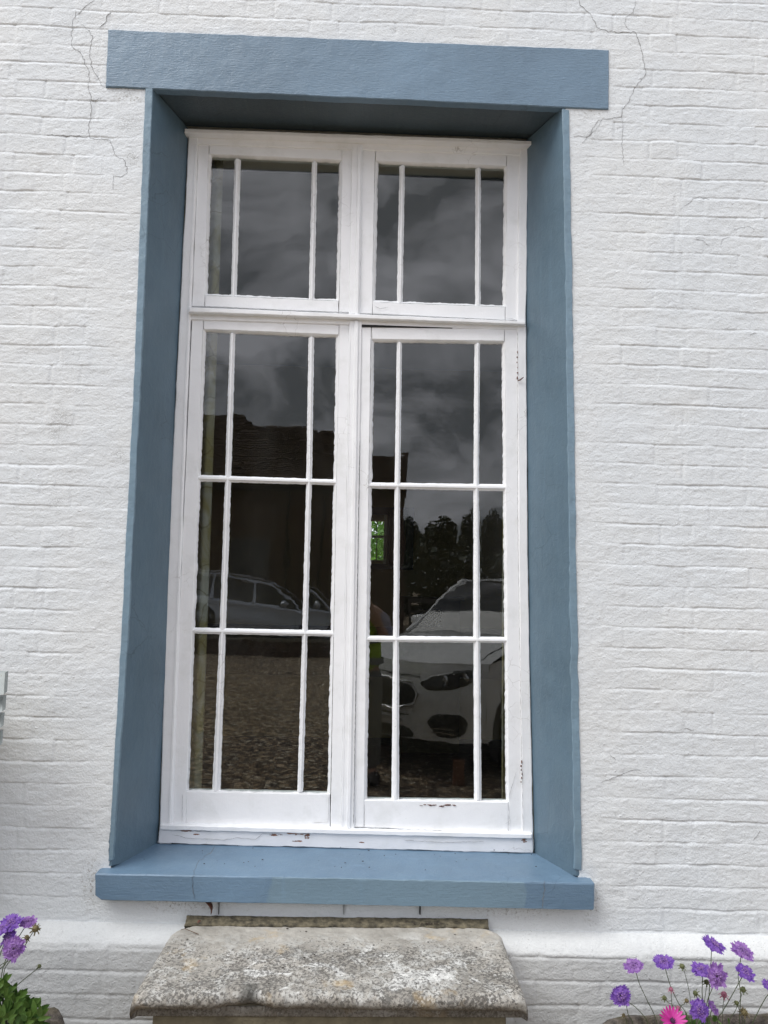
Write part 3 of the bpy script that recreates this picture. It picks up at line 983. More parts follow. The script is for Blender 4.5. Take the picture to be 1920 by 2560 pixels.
def sash(name, label, outer, glass, vbars, hbars, tilts, seed, dy=0.0):
    """outer, glass: corner pixels TL TR BR BL; vbars: list of runs [(y, xl, xr)...]; hbars [(yl, yr, yl2, yr2)]"""
    o_, g_ = outer, glass
    Y = SY + dy
    pw = 7
    i_ = [(g_[0][0] - pw, g_[0][1] - pw), (g_[1][0] + pw, g_[1][1] - pw), (g_[2][0] + pw, g_[2][1] + 3), (g_[3][0] - pw, g_[3][1] + 3)]
    # the sash itself: four members in one mesh, joined at butt joints
    root = slab(name, prow([(*o_[0], *i_[0]), (*o_[3], *i_[3])], Y) if False else [(at(*o_[0], Y), at(i_[0][0], o_[0][1] + (o_[1][1] - o_[0][1]) * 0.08, Y)), (at(*o_[3], Y), at(i_[3][0], o_[3][1], Y))],
                0.04, M_WHITE, house, 0.012, wob=0.0012, amp=0.0006, bev=0.0025, seed=seed)
    tag(root, label)
    sx = dict(step=0.012, wob=0.001, amp=0.0006, bev=0.0025)
    slab('stile', [(at(i_[1][0], o_[1][1] - 1, Y), at(*o_[1], Y)), (at(i_[2][0], o_[2][1], Y), at(*o_[2], Y))], 0.04, M_WHITE, root, seed=seed + 1, **sx)
    slab('top_rail', [(at(i_[0][0] + 1, o_[0][1], Y), at(i_[1][0] - 1, o_[1][1], Y)), (at(i_[0][0] + 1, i_[0][1], Y), at(i_[1][0] - 1, i_[1][1], Y))], 0.04, M_WHITE, root, seed=seed + 2, **sx)
    slab('bottom_rail', [(at(i_[3][0] + 1, i_[3][1], Y), at(i_[2][0] - 1, i_[2][1], Y)), (at(i_[3][0] + 1, o_[3][1], Y), at(i_[2][0] - 1, o_[2][1], Y))], 0.04, M_WHITE, root, seed=seed + 3, **sx)
    # putty fillets sloping from the sash face to the glass, ragged against the glass
    GY = GL + dy
    V, Fc = [], []
    pads = [(0, 1), (1, 2), (2, 3), (3, 0)]
    cw = [np.array(p) for p in g_]
    ci = [np.array(p) for p in i_]
    for a, b2 in pads:
        L_ = np.linalg.norm(cw[b2] - cw[a]) / 640
        k = int(L_ / 0.006)
        base = len(V)
        for s_ in range(k + 1):
            t_ = s_ / k
            po, pi_ = at(*(ci[a] * (1 - t_) + ci[b2] * t_), Y + 0.001), at(*(cw[a] * (1 - t_) + cw[b2] * t_), GY - 0.0015)
            inn = (lerp2(cw, 0.5, 0.5) - (cw[a] * (1 - t_) + cw[b2] * t_))
            n2 = np.array([[0, 1], [-1, 0], [0, -1], [1, 0]][a], float)
            jag = float(vn(np.array([[pi_[0], 0, pi_[2]]]), 0.03, seed=seed + a)[0] * 1.2 + vn(np.array([[pi_[0], 0, pi_[2]]]), 0.009, seed=seed + a + 9)[0] * 1.4)
            pin = at(*(cw[a] * (1 - t_) + cw[b2] * t_ + n2 * (jag + 0.6)), GY - 0.0015)
            pin2 = pin.copy()
            pin2[1] += 0.0035
            mid = (po + pin) / 2
            mid[1] -= 0.001
            V += [po, mid, pin, pin2]
            if s_:
                q = base + s_ * 4
                for r2 in range(3):
                    Fc.append((q + r2 - 4, q + r2, q + r2 + 1, q + r2 - 3))
    mesh_obj('glazing_putty', V, Fc, M_WHITE, root, 60)
    # glazing bars
    for k, run in enumerate(vbars):
        rows = [(at(xl, y, GY - 0.013), at(xr, y, GY - 0.013)) for y, xl, xr in run]
        slab('glazing_bar', rows, 0.012, M_WHITE, root, 0.004, wob=0.0017, wfreq=0.022, amp=0.0005, prof=BARP, bev=0.001, seed=seed + 20 + k, smooth=32)
    for k, (yl, yr, yl2, yr2) in enumerate(hbars):
        xl, xr = lerp2(g_, 0, 0)[0], lerp2(g_, 1, 0)[0]
        vl = (yl - g_[0][1]) / (g_[3][1] - g_[0][1])
        xl = lerp2(g_, -0.03, vl)[0]
        xr = lerp2(g_, 1.03, vl)[0]
        # profile runs down the bar, so lay the bar's length along v
        rows = [(at(xl, yl2, GY - 0.014), at(xl, yl, GY - 0.014)), (at(xr, yr2, GY - 0.014), at(xr, yr, GY - 0.014))]
        slab('glazing_bar', rows, 0.012, M_WHITE, root, 0.004, wob=0.0015, wfreq=0.022, amp=0.0005, prof=BARP, bev=0.001, seed=seed + 30 + k, smooth=32, nrm=(0, -1, 0))
    # panes, each puttied in at its own slight angle
    ye = [lambda x: g_[0][1] + (g_[1][1] - g_[0][1]) * (x - g_[0][0]) / (g_[1][0] - g_[0][0]) - 4]
    rowsy = [(g_[0][1] - 4, g_[1][1] - 4)]
    for h in hbars:
        rowsy.append(((h[0] + h[2]) / 2, (h[1] + h[3]) / 2))
    rowsy.append((g_[3][1] + 4, g_[2][1] + 4))
    q = 0
    for r_i in range(len(rowsy) - 1):
        for c_i in range(3):
            cs = []
            for (yy) in (rowsy[r_i], rowsy[r_i + 1]):
                vv = (yy[0] - g_[0][1]) / (g_[3][1] - g_[0][1])
                Lx, Rx = lerp2(g_, 0, vv)[0] - 4, lerp2(g_, 1, vv)[0] + 4

                def barx(k, y):
                    r_ = vbars[k]
                    return (np.interp(y, [t[0] for t in r_], [t[1] for t in r_]) + np.interp(y, [t[0] for t in r_], [t[2] for t in r_])) / 2
                ym = (yy[0] + yy[1]) / 2
                xb = [Lx, barx(0, ym), barx(1, ym), Rx]
                for xx in (xb[c_i], xb[c_i + 1]):
                    fx = (xx - Lx) / (Rx - Lx)
                    cs.append(at(xx, yy[0] * (1 - fx) + yy[1] * fx, GY))
            c = np.mean(cs, 0)
            V = []
            yaw, pit = tilts[q] if q < len(tilts) else (0, 0)
            yaw, pit = math.radians(yaw), math.radians(pit)
            for sgn in (0, 0.003):
                for p_ in (cs[0], cs[1], cs[3], cs[2]):
                    d = p_ - c
                    V.append((p_[0], p_[1] + sgn + d[0] * math.tan(yaw) + d[2] * math.tan(pit), p_[2]))
            mesh_obj('glass_pane', V, [(0, 3, 2, 1), (4, 5, 6, 7), (0, 1, 5, 4), (1, 2, 6, 5), (2, 3, 7, 6), (3, 0, 4, 7)], M_GLASS, root)
            q += 1
    return root


tl_ = sash('top_light', 'fixed upper left sash with three panes', [(496, 358), (881, 373), (873, 781), (480, 766)], [(529, 392), (848.5, 407), (840.6, 749), (518, 735)],
           [[(396, 585.6, 600.5), (742, 576, 589.7)], [(403, 779.5, 792.3), (750, 771.4, 785.5)]], [], [(0.2, 0.1), (0, 0), (-.3, .1)], 50)
tr_ = sash('top_light', 'fixed upper right sash with three panes', [(905.8, 362), (1302, 384), (1294.5, 801), (898, 784)], [(945, 409), (1260.5, 422), (1257, 764), (938, 752)],
           [[(412, 999.2, 1012.7), (756, 992.3, 1006.7)], [(419, 1190, 1203.2), (763, 1189, 1202.6)]], [], [(.3, -.2), (0, .1), (-.2, .2)], 90)
cl_ = sash('casement', 'closed left casement with nine panes', [(480, 795), (874, 812), (854, 2069), (426, 2062)], [(515, 830), (841, 844), (819, 1982.5), (471, 1975)],
           [[(832, 574, 587), (1200, 561, 576), (1570, 548, 563), (1978, 529, 549)], [(842, 771, 785), (1205, 765, 779), (1578, 755, 768.5), (1981, 743, 757)]],
           [(1186, 1198, 1202, 1212), (1569, 1577, 1584, 1592)],
           [(0, .05), (0, 0), (.25, .2), (0, 0), (0, 0), (-1.45, 0), (0, 0), (0, 0), (-1.9, .1)], 130)
cr_ = sash('casement', 'ajar right casement with nine panes and a rusty hinge', [(904, 816), (1294, 823), (1307, 2084), (884, 2068)], [(935, 855), (1255, 860), (1265, 2002), (917, 1997)],
           [[(854, 992.6, 1005.3), (1210, 987, 1001), (1595, 983, 998), (2000, 979, 998)], [(858, 1187.6, 1201), (1212, 1185, 1198.5), (1595, 1184.6, 1201.5), (2001, 1187, 1205)]],
           [(1205, 1210, 1220, 1227), (1590, 1593, 1605, 1608)],
           [(.5, .1), (0, 0), (-.2, .1), (.35, -.25), (0, -.25), (.1, -.25), (0, -.62), (0, -.62), (0.15, -.62)], 190, -0.004)
# dark gap where the right casement no longer shuts, its frame line and rusty hinges
g = MB()
a, b2, c2 = at(903, 811, 0.2385), at(1131, 820, 0.2385), at(903, 817.5, 0.2385)
g.add([a, b2, c2, a + [0, .01, 0], b2 + [0, .01, 0], c2 + [0, .01, 0]], [(0, 1, 2), (5, 4, 3), (0, 3, 4, 1), (1, 4, 5, 2), (2, 5, 3, 0)])
g.build('gap', M_DARK, cr_)
for k, ys in enumerate(((880, 945), (1905, 1955))):
    g = MB()
    for i in range(6):
        y = ys[0] + (ys[1] - ys[0]) * i / 5
        x = 1294 + (10 if ys[0] > 1500 else 0) + R.uniform(-1.5, 1.5)
        p_ = at(x, y, 0.233)
        g.ball(p_, (R.uniform(.0015, .0035), .003, R.uniform(.003, .008)), 7, 5)
    g.build('hinge', M_RUST, cr_, 60)
hk = [at(1294, 952, .232), at(1300, 950, .226), at(1309, 943, .222)]
MB().tube(hk, [.0012, .003, .0015], 6).build('hinge_pin', M_RUST, cr_, 60)
hairline([(900, 1100), (893, 1500), (884, 2060)], 0.0022, 'gap_line', cr_, 0.0004, 0.2325, 0.0008, M_DARK, False)
hairline([(1294, 830), (1294, 1277), (1299, 1610), (1306, 2002), (1307, 2080)], 0.0016, 'gap_line', cr_, 0.0009, 0.2325, 0.0012, M_CRACK, False)
hairline([(885, 2069), (1100, 2076), (1305, 2084)], 0.0016, 'gap_line', cr_, 0.0006, 0.2325, 0.0012, M_DARK, False)
hairline([(889, 2067), (889, 2040)], 0.0012, 'gap_line', cr_, 0.0004, 0.2325, 0.0012, M_CRACK, False)
# reddish bare wood under the bottom putty of the right casement
g = MB()
for i in range(26):
    x = R.gauss(1100, 26)
    p_ = at(x, 2013 + R.uniform(-1.5, 1.5) + (2.5 if abs(x - 1104) < 8 else 0), 0.2405)
    g.ball(p_, (R.uniform(.003, .008), .0006, R.uniform(.0008, .0022)), 6, 4)
g.build('bare_wood', M_RUST, cr_)
hairline([(472, 2077), (540, 2078)], 0.002, 'crack', fr_, 0.0012, 0.2265, 0.0012, M_CRACK, False)
for pts in ([(430, 2086), (470, 2095), (560, 2100), (590, 2094), (640, 2098), (655, 2085), (700, 2082)], [(1010, 2100), (1120, 2106), (1210, 2104)], [(480, 766.3), (560, 768), (700, 776), (881, 781.3)], [(898, 784), (1040, 790), (1299, 803)], [(936, 765), (950, 772), (970, 768)], [(1263, 795), (1280, 797), (1290, 801)]):
    hairline(pts, 0.0013, 'crack', fr_, 0.0015, 0.2255 if pts[0][1] > 2000 else 0.2435, 0.0012 if pts[0][1] > 2000 else 0.002, M_CRACK, False)
for pts in ([(456, 1985), (455, 2055)], [(822, 1990), (820, 2055), (780, 2057)], [(514, 740), (510, 765)], [(846, 755), (845, 778)], [(931, 830), (931, 850)], [(1262, 826), (1261, 850)], [(911, 2006), (910, 2066)], [(1272, 2010), (1275, 2080)], [(1272, 1995), (1290, 1930)], [(1262, 2060), (1276, 2050)]):
    hairline(pts, 0.0012, 'joint_line', cl_ if pts[0][0] < 880 else cr_, 0.0008, 0.244 if pts[0][0] < 880 else 0.240, 0.0012, M_CRACK, False)

# ------------------------------------------------------------------ the room behind the glass
M_RWALL = plain('olive_room_paint', (0.26, 0.21, 0.10), 0.9)
M_RDADO = plain('dark_panelling', (0.10, 0.085, 0.05), 0.8, nz=0.2)
M_RCEIL = plain('room_ceiling_paint', (0.22, 0.21, 0.19), 0.9)
M_RFLOOR = plain('dark_carpet', (0.045, 0.03, 0.025), 0.95, nz=0.3, nzs=60)
M_BLACK = plain('black_lacquer', (0.008, 0.008, 0.008), 0.5)
RB, RF, RC, RL, RR_ = 4.0, 0.28, 3.75, -2.4, 2.6
wn0, wn1 = at(930, 1300, RB), at(958, 1404, RB)           # added rear opening standing in for a black framed mirror: left-top and right-bottom
w0, w1, wz1, wz0 = wn0[0] - 0.02, wn1[0] + 0.005, wn0[2], wn1[2]
g = MB()
g.box(RL, w0, RB, RB + .15, RF, RC).box(w1, RR_, RB, RB + .15, RF, RC).box(w0, w1, RB, RB + .15, wz1, RC).box(w0, w1, RB, RB + .15, RF, wz0)
g.box(RL - .1, RL, .30, RB + .15, RF, RC).box(RR_, RR_ + .1, .30, RB + .15, RF, RC)
g.build('room_wall', M_RWALL, house)
MB().box(RL - .1, RR_ + .1, .30, RB + .15, RC, RC + .2).build('room_ceiling', M_RCEIL, house)
MB().box(RL - .1, RR_ + .1, .30, RB + .15, RF - .1, RF).build('room_floor', M_RFLOOR, house)
g = MB()
g.box(RL, RR_, RB - .03, RB - .001, RF, RF + .06).box(RL, RR_, RB - .04, RB - .001, 1.28, 1.33)
g.build('dado_rail', M_BLACK, house)
MB().box(RL, RR_, RB - .012, RB - .0015, RF + .6, 1.28).build('panelling', M_RDADO, house)
# inner lining of the window recess
g = MB()
lz = at(690, 431, 0.60)[2]
g.box(-0.95, 0.97, .30, .60, lz, lz + .05).box(-0.95, 0.97, .58, .60, lz - 0.0, RC)
g.build('inner_head_lining', plain('cream_lining_paint', (0.78, 0.74, 0.66), 0.8), house)
MB().box(-0.95, 0.97, .31, .56, SZ - .09, SZ - .06).build('window_board', plain('cream_board_paint', (0.6, 0.57, 0.5), 0.6), house)
MB().box(w0 - .10, w0, RB - .03, RB + .02, wz0 - .07, wz1 + .12).box(w1 + .20, w1 + .27, RB - .03, RB + .02, wz0 - .07, wz1 + .12).box(w0, w1 + .2, RB - .03, RB + .02, wz1 + .05, wz1 + .12).box(w0, w1 + .2, RB - .03, RB + .02, wz0 - .07, wz0 - .02).build('mirror_stand_in_frame', M_BLACK, house)
mf = plain('mirror_stand_in_cream', (0.5, 0.47, 0.36), 0.6)
zt_m = wz0 + (wz1 - wz0) * 0.6
MB().box(w1 - .004, w1 + .02, RB - .02, RB + .03, wz0 - .02, wz1 + .05).box(w0, w1, RB + .01, RB + .03, zt_m - .012, zt_m + .012).box(w0, w1, RB + .01, RB + .03, wz0, wz0 + .014).box((w0 + w1) / 2 - .004, (w0 + w1) / 2 + .004, RB + .012, RB + .028, wz0, wz1).build('mirror_stand_in_bars', mf, house)


def drape(name, label, x0, x1, y, z0, z1, mat, folds, amp=0.03, slant=0.0):
    nu, nv = 60, 30
    V = []
    for j in range(nv + 1):
        v = j / nv
        z = z1 + (z0 - z1) * v
        for i in range(nu + 1):
            u = i / nu
            x = x0 + (x1 - x0) * u + slant * v * u
            V.append((x, y + amp * math.sin(u * folds * 2 * math.pi + 0.5 * math.sin(v * 3)) * (0.6 + 0.4 * v), z))
    F = [(j * (nu + 1) + i, (j + 1) * (nu + 1) + i, (j + 1) * (nu + 1) + i + 1, j * (nu + 1) + i + 1) for j in range(nv) for i in range(nu)]
    o = mesh_obj(name, V, F, mat, None, 179)
    md = o.modifiers.new('thick', 'SOLIDIFY')
    md.thickness = 0.004
    return tag(o, label, 'curtain')


M_CURT = mat_curtain()
cx0 = at(541, 735, 0.42)[0]
cx1 = at(520, 1566, 0.42)[0]
drape('curtain', 'cream and yellow floral curtain hanging inside the left edge of the window', -0.93, cx0, 0.44, 0.62, lz - 0.01, M_CURT, 4.0, 0.022, cx1 - cx0)
cx2 = at(1259, 1990, 0.42)[0]
drape('curtain', 'narrow edge of yellow curtain inside the right edge of the window', cx2, 0.97, 0.44, 0.62, lz - 0.01, M_CURT, 3.2, 0.022, 0.0)
drape('curtain', 'brown curtain beside the opening standing in for a wall mirror across the room', w1 + .03, w1 + .19, RB - .06, wz0 - .02, wz1 + .10, plain('brown_curtain_cloth', (0.10, 0.07, 0.04), 0.9), 5, 0.012)
# radiator cabinet with a diamond lattice front
rc0, rc1 = at(1000, 1500, 3.7), at(1150, 1600, 3.7)
rad = thing('radiator_cabinet', (0.5, 3.8, RF), 'dark radiator cabinet with a diamond lattice grille inside the room', 'radiator cabinet')
g0, g1 = at(1050, 1522, 3.7), at(1105, 1568, 3.7)
MB().box(rc0[0], g0[0], 3.7, 3.98, RF, rc0[2]).box(g1[0], rc1[0], 3.7, 3.98, RF, rc0[2]).box(g0[0], g1[0], 3.7, 3.98, g0[2], rc0[2]).box(g0[0], g1[0], 3.7, 3.98, RF, g1[2]).box(rc0[0] - .03, rc1[0] + .03, 3.66, 3.98, rc0[2], rc0[2] + .03).build('cabinet', M_RDADO, rad)
g = MB()
st = 0.035
wd, ht = g1[0] - g0[0], g0[2] - g1[2]
for k in range(-8, 9):
    for sgn in (1, -1):
        pts = []
        for t in np.linspace(0, 1, 20):
            x, z = g0[0] + wd * t, g1[2] + ht / 2 + k * st + sgn * (wd * t - wd / 2)
            if g1[2] <= z <= g0[2]:
                pts.append((x, 3.705, z))
        if len(pts) > 1:
            g.tube([pts[0], pts[-1]], 0.004, 4)
g.build('lattice_grille', plain('brass_lattice', (0.20, 0.17, 0.10), 0.5), rad)
MB().box(g0[0], g1[0], 3.80, 3.9, g1[2], g0[2]).build('radiator', M_BLACK, rad)

# ------------------------------------------------------------------ stone bench against the wall
cbl, cbr = at(430, 2320, -0.066), at(1250, 2329.5, -0.066)
cfl, cfr = at(331, 2519, -0.515), at(1315, 2518, -0.515)
bench = thing('stone_bench', (0, -0.25, 0), 'weathered limestone bench with lichen speckled slab under the blue sill', 'bench')
ZT = 0.523
nu, nv = 260, 150
us = np.linspace(0, 1, nu + 1)
xl, xr = cbl[0] + 0.002, cbr[0] + 0.004
xlf, xrf = -0.580, 0.566
yb, yf = -0.050, -0.468
V = []
prof = []                                                 # (y, z, outset) round the slab edge
for t in np.linspace(0, 1, nv):
    prof.append((yb + (yf + 0.024 - yb) * t, ZT - 0.003 * t, 0.0))
for t in np.linspace(0, 1, 16)[1:]:
    a = t * math.pi * 0.97
    prof.append((yf + 0.024 - 0.024 * math.sin(a), ZT - 0.003 - 0.024 * (1 - math.cos(a)), 0))
prof.append((yf + 0.05, ZT - 0.052, 0))
Pp = np.array(prof)
Vg = np.zeros((len(prof), nu + 1, 3))
for j in range(len(prof)):
    y = Pp[j, 0]
    f = (yb - y) / (yb - yf)
    a = xl * (1 - f) + xlf * f
    c = xr * (1 - f) + xrf * f
    rr_ = 0.045
    # rounded back corners of the slab
    ins = 0.05 * max(0, 1 - (yb - y) / 0.05) ** 2
    Vg[j, :, 0] = a + ins + (c - a - 2 * ins) * us
    Vg[j, :, 1] = y
    Vg[j, :, 2] = Pp[j, 1]
edge = np.minimum(us, 1 - us)[None, :] * (xr - xl)
drop = np.where(edge < 0.028, 0.028 - np.sqrt(np.maximum(0, 0.028 ** 2 - (0.028 - edge) ** 2)), 0)
Vg[..., 2] -= drop
rel = 0.0022 * vn(Vg, 0.06, seed=71) + 0.0022 * vn(Vg, 0.02, seed=72) + 0.0014 * vn(Vg, 0.009, seed=73) - 0.004 * np.clip(vn(Vg, 0.012, seed=74) - 0.55, 0, 1)
Vg[..., 2] += rel
nosem = np.clip((-Vg[..., 1] - 0.405) / 0.045, 0, 1)
nosem[nv:] = 1.0
Vg[..., 1] -= rel * 1.4 * nosem
# pieces broken out of the front edge
for xc_, w_, d_ in ((at(625, 2520, -0.46)[0], 0.055, 0.024), (at(790, 2530, -0.51)[0], 0.10, 0.006), (at(560, 2530, -0.51)[0], 0.03, 0.008)):
    m_ = np.exp(-((Vg[..., 0] - xc_) / w_) ** 2) * nosem
    Vg[..., 1] += d_ * m_
    Vg[..., 2] += d_ * 0.15 * m_
a_, b_ = Vg.shape[:2]
idx = np.arange(a_ * b_).reshape(a_, b_)
F = np.stack([idx[:-1, :-1], idx[1:, :-1], idx[1:, 1:], idx[:-1, 1:]], -1).reshape(-1, 4)
Vf = Vg.reshape(-1, 3)
o1 = len(Vf)
sideL, sideR = idx[:, 0], idx[:, -1]
VL, VR = Vf[sideL].copy(), Vf[sideR].copy()
VL[:, 2] = np.minimum(VL[:, 2], ZT - 0.052)
VR[:, 2] = np.minimum(VR[:, 2], ZT - 0.052)
VL[:, 1] = np.maximum(VL[:, 1], yf + 0.035)
VR[:, 1] = np.maximum(VR[:, 1], yf + 0.035)
VL[:, 0] += 0.012
VR[:, 0] -= 0.012
Vf = np.r_[Vf, VL, VR]
j = np.arange(a_ - 1)
FL = np.stack([sideL[:-1], o1 + j, o1 + j + 1, sideL[1:]], -1)
FR = np.stack([sideR[:-1], sideR[1:], o1 + a_ + j + 1, o1 + a_ + j], -1)
FB = np.stack([o1 + j, o1 + a_ + j, o1 + a_ + j + 1, o1 + j + 1], -1)
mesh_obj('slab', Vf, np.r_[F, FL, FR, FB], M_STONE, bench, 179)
bx0, bx1 = at(381, 2548, -0.43)[0], at(1265, 2552, -0.43)[0]
slab('base', [((bx0, -0.430, ZT - 0.050), (bx1, -0.430, ZT - 0.050)), ((bx0, -0.430, 0), (bx1, -0.430, 0))], 0.368, M_BODY, bench, 0.02, amp=0.0015, wob=0.001, seed=77, label='mossy stone block carrying the slab')
# mortar fillet along the wall
ma, mb_ = at(467, 2287, -0.002), at(1219, 2296, -0.002)
mc, md_ = at(461, 2303, -0.055), at(1222, 2314, -0.055)
slab('mortar_fillet', [(ma, mb_), ((mc[0], -0.058, ZT + 0.004), (md_[0], -0.058, ZT + 0.004))], 0.03, M_MORT, bench, 0.012, wob=0.003, amp=0.0022, bev=0.004, seed=79, nrm=(0, -0.7, 0.7), label='mossy brown mortar ledge behind the slab')

# leaf litter and twigs
leafm = plain('dead_leaf_brown', (0.10, 0.035, 0.02), 0.8, nz=0.4, nzs=90)


def curl_leaf(name, label, c, L, ang, wid=0.3, mat=leafm):
    V, F = [], []
    n_ = 7
    for i in range(n_):
        t = i / (n_ - 1)
        w = wid * L * math.sin(math.pi * (0.08 + 0.86 * t)) * 0.5
        z = 0.004 + 0.25 * L * math.sin(t * 2.2)
        for s in (-1, -0.3, 0.3, 1):
            V.append(((t - 0.5) * L, s * w, z + abs(s) * w * 0.7))
    for i in range(n_ - 1):
        for k in range(3):
            a = i * 4 + k
            F.append((a, a + 1, a + 5, a + 4))
    Mx = Matrix.Translation(Vector(c)) @ Matrix.Rotation(ang[2], 4, 'Z') @ Matrix.Rotation(ang[1], 4, 'Y') @ Matrix.Rotation(ang[0], 4, 'X')
    o = mesh_obj(name, [Mx @ Vector(v) for v in V], F, mat, None, 60)
    md = o.modifiers.new('thick', 'SOLIDIFY')
    md.thickness = 0.0007
    return tag(o, label, 'dead leaf')


dl = at(510, 2271, -0.03)
curl_leaf('dead_leaf', 'curled dark red dead leaf hanging under the left end of the sill', dl, 0.055, (0.3, 1.25, 0.4), 0.55)
curl_leaf('dead_leaf', 'small crumpled reddish leaf lying at the back of the bench slab', at(498, 2310, -0.08), 0.014, (0, 0, 0.8), 0.7)
tw = MB()
tw.tube([(*at(452, 2323, -0.09)[:2], ZT + .004), (*at(462, 2323, -0.09)[:2], ZT + .008), (*at(496, 2332, -0.12)[:2], ZT + .004)], [.0012, .001, .0015], 5)
tag(tw.build('twig', plain('dry_twig_brown', (0.09, 0.055, 0.03), 0.8)), 'thin dry twig lying on the left of the stone slab', 'twig')
g = MB()
for i in range(150):
    if i < 60:
        p_ = at(R.gauss(1075, 17), 2290 + abs(R.gauss(0, 7)), -0.045)
        p_[2] = ZT + 0.012 - (0 if R.random() < .5 else .004)
    elif i < 100:
        x = R.uniform(330, 1460)
        p_ = at(x, 2120 + R.random() * 60, 0.10)
        p_[1] = R.uniform(0.0, 0.22)
        p_[2] = SZ + 0.003 + p_[1] * 0.13 * 1.2
        p_[2] = sl[2] + slp * (p_[1] + 0.046) / 0.282 + 0.001
        if not -0.72 < p_[0] < 0.74:
            continue
    else:
        p_ = np.array([R.uniform(-0.5, 0.5), R.uniform(-0.42, -0.06), ZT + .001])
    r = R.uniform(.0009, .0024)
    g.ball(p_, (r * R.uniform(.8, 2.2), r, r * .6), 5, 4)
tag(g.build('soil_crumbs', plain('soil_dark', (0.025, 0.018, 0.012), 0.9)), 'scatter of dark soil crumbs and seeds on the sill and bench slab', 'crumbs', kind='stuff')

# ------------------------------------------------------------------ slatted box at the left edge
M_SLAT = plain('pale_grey_green_paint', (0.27, 0.295, 0.285), 0.6, nz=0.12, nzs=30, bump=0.001)
hive = thing('slatted_box', (-1.45, -0.30, 0), 'pale grey louvred timber box with rust spots at the left edge of the wall', 'box')
ys_ = [(1682, 1735, 14), (1743, 1779, 9.5), (1787, 1820, 5), (1830, 1865, 1.5)]
for k, (ya, yb_, xr_) in enumerate(ys_):
    A, B = at(xr_ - 1.5, ya, -0.22), at(xr_ - 4.5, yb_, -0.27)
    ln = 0.5
    V = []
    for p_ in (A, B):
        V += [(p_[0], p_[1], p_[2]), (p_[0] - ln, p_[1], p_[2])]
    V += [(v[0], v[1] + .022, v[2] + .004) for v in V[:4]]
    mesh_obj('slat', V, [(0, 1, 3, 2), (4, 6, 7, 5), (0, 2, 6, 4), (1, 5, 7, 3), (0, 4, 5, 1), (2, 3, 7, 6)], M_SLAT, hive)
p0 = at(0, 1865, -0.2)
MB().box(p0[0] - .75, p0[0] - .24, -.20, -.02, 0, at(0, 1690, -.2)[2]).build('carcass', M_SLAT, hive)
g = MB()
for x, y, r in ((3, 1693, .004), (1, 1706, .005), (2, 1698, .0025)):
    g.ball(at(x, y, -0.2275), (r, .001, r * 1.3), 7, 5)
g.build('rust_spot', plain('rust_orange', (0.16, 0.06, 0.02), 0.9), hive)

# ------------------------------------------------------------------ ground, drive, far things seen mirrored in the panes
g = MB()
g.add([(-150, -150, 0), (150, -150, 0), (150, 40, 0), (-150, 40, 0)], [(0, 1, 2, 3)])
ground = tag(g.build('ground', mat_gravel()), kind='structure')


def refl(x, y, d):
    """real position of what shows at this point of the glass, d metres along the view axis after mirroring"""
    p_ = at(x, y, CP[1] + d)
    return Vector((p_[0], 2 * GL - p_[1], p_[2]))


# ---- coach house across the yard
M_BRICK = mat_brick()
M_TILE = mat_tiles()
coach = thing('coach_house', (-3.5, -18, 0), 'brown brick coach house with tiled hipped roofs, mirrored in the left panes', 'house')
BY = 2 * GL - (CP[1] + 20.6)
corner = refl(1014, 1257, 20.6)
EZ = 4.55
BX1 = corner.x
HX = refl(868, 1180, 20.6).x
g = MB()
g.box(-13, BX1, BY - 8, BY, 0, EZ)
g.build('wall', M_BRICK, coach)


def tiled(name, a, b, c, d, mat, parent, pitch=0.11, thick=0.03):
    """roof plane with lapped tile courses; a-b is the eaves, d-c the ridge"""
    a, b, c, d = map(Vector, (a, b, c, d))
    n_ = max(2, int((d - a).length / pitch))
    m_ = MB()
    nrm = (b - a).cross(d - a).normalized()
    if nrm.z < 0:
        nrm = -nrm
    for i in range(n_):
        t0, t1 = i / n_, (i + 1) / n_
        p0_, p1_ = a.lerp(d, t0), b.lerp(c, t0)
        q0, q1 = a.lerp(d, t1), b.lerp(c, t1)
        V = [p0_ + nrm * thick, p1_ + nrm * thick, q1, q0, p0_ - nrm * .01, p1_ - nrm * .01]
        m_.add(V, [(0, 1, 2, 3), (4, 5, 1, 0)])
    return m_.build(name, mat, parent)


r0 = refl(640, 1068, 24.4)
r1 = refl(1001, 1133, 24.4)
rz = r0.z
RYc = r0.y
tiled('roof', (-13.2, BY + .35, EZ - .12), (HX + .3, BY + .35, EZ - .12), (HX - .1, RYc, rz), (-13.2, RYc, rz), M_TILE, coach)
tiled('roof', (HX + .3, BY + .35, EZ - .12), (HX + .3, 2 * RYc - BY - .35, EZ - .12), (HX - .1, RYc, rz), (HX - .1, RYc, rz), M_TILE, coach)
# taller wing on the left whose hip comes down to the main ridge
h0, h1_ = refl(596, 1036, 23), refl(500, 1020, 23)
tiled('roof', (-13.2, BY + .4, EZ), (refl(800, 1187, 20.3).x, BY + .4, EZ - 0.1), (h0.x, h0.y, h0.z + .02), (-13.2, h0.y, h1_.z + .1), M_TILE, coach)
g = MB()
for i in range(26):
    x = -11 + i * 0.42
    if x < HX - .5:
        g.tube([(x, RYc, rz - .02), (x + .38, RYc, rz - .02)], .09, 7)
g.build('ridge_tiles', M_TILE, coach)
g = MB()
g.box(-13.2, BX1 + .32, BY + .30, BY + .37, EZ - .25, EZ - .12)
g.build('gutter', M_DARK, coach)
tb = refl(980, 1133, 20.5).z
tiled('tile_hung_bay', (HX + .1, BY + .12, EZ - .5), (BX1 + .06, BY + .12, EZ - .5), (BX1 + .02, BY + .06, tb), (HX + .1, BY + .06, tb), M_TILE, coach, thick=.04)
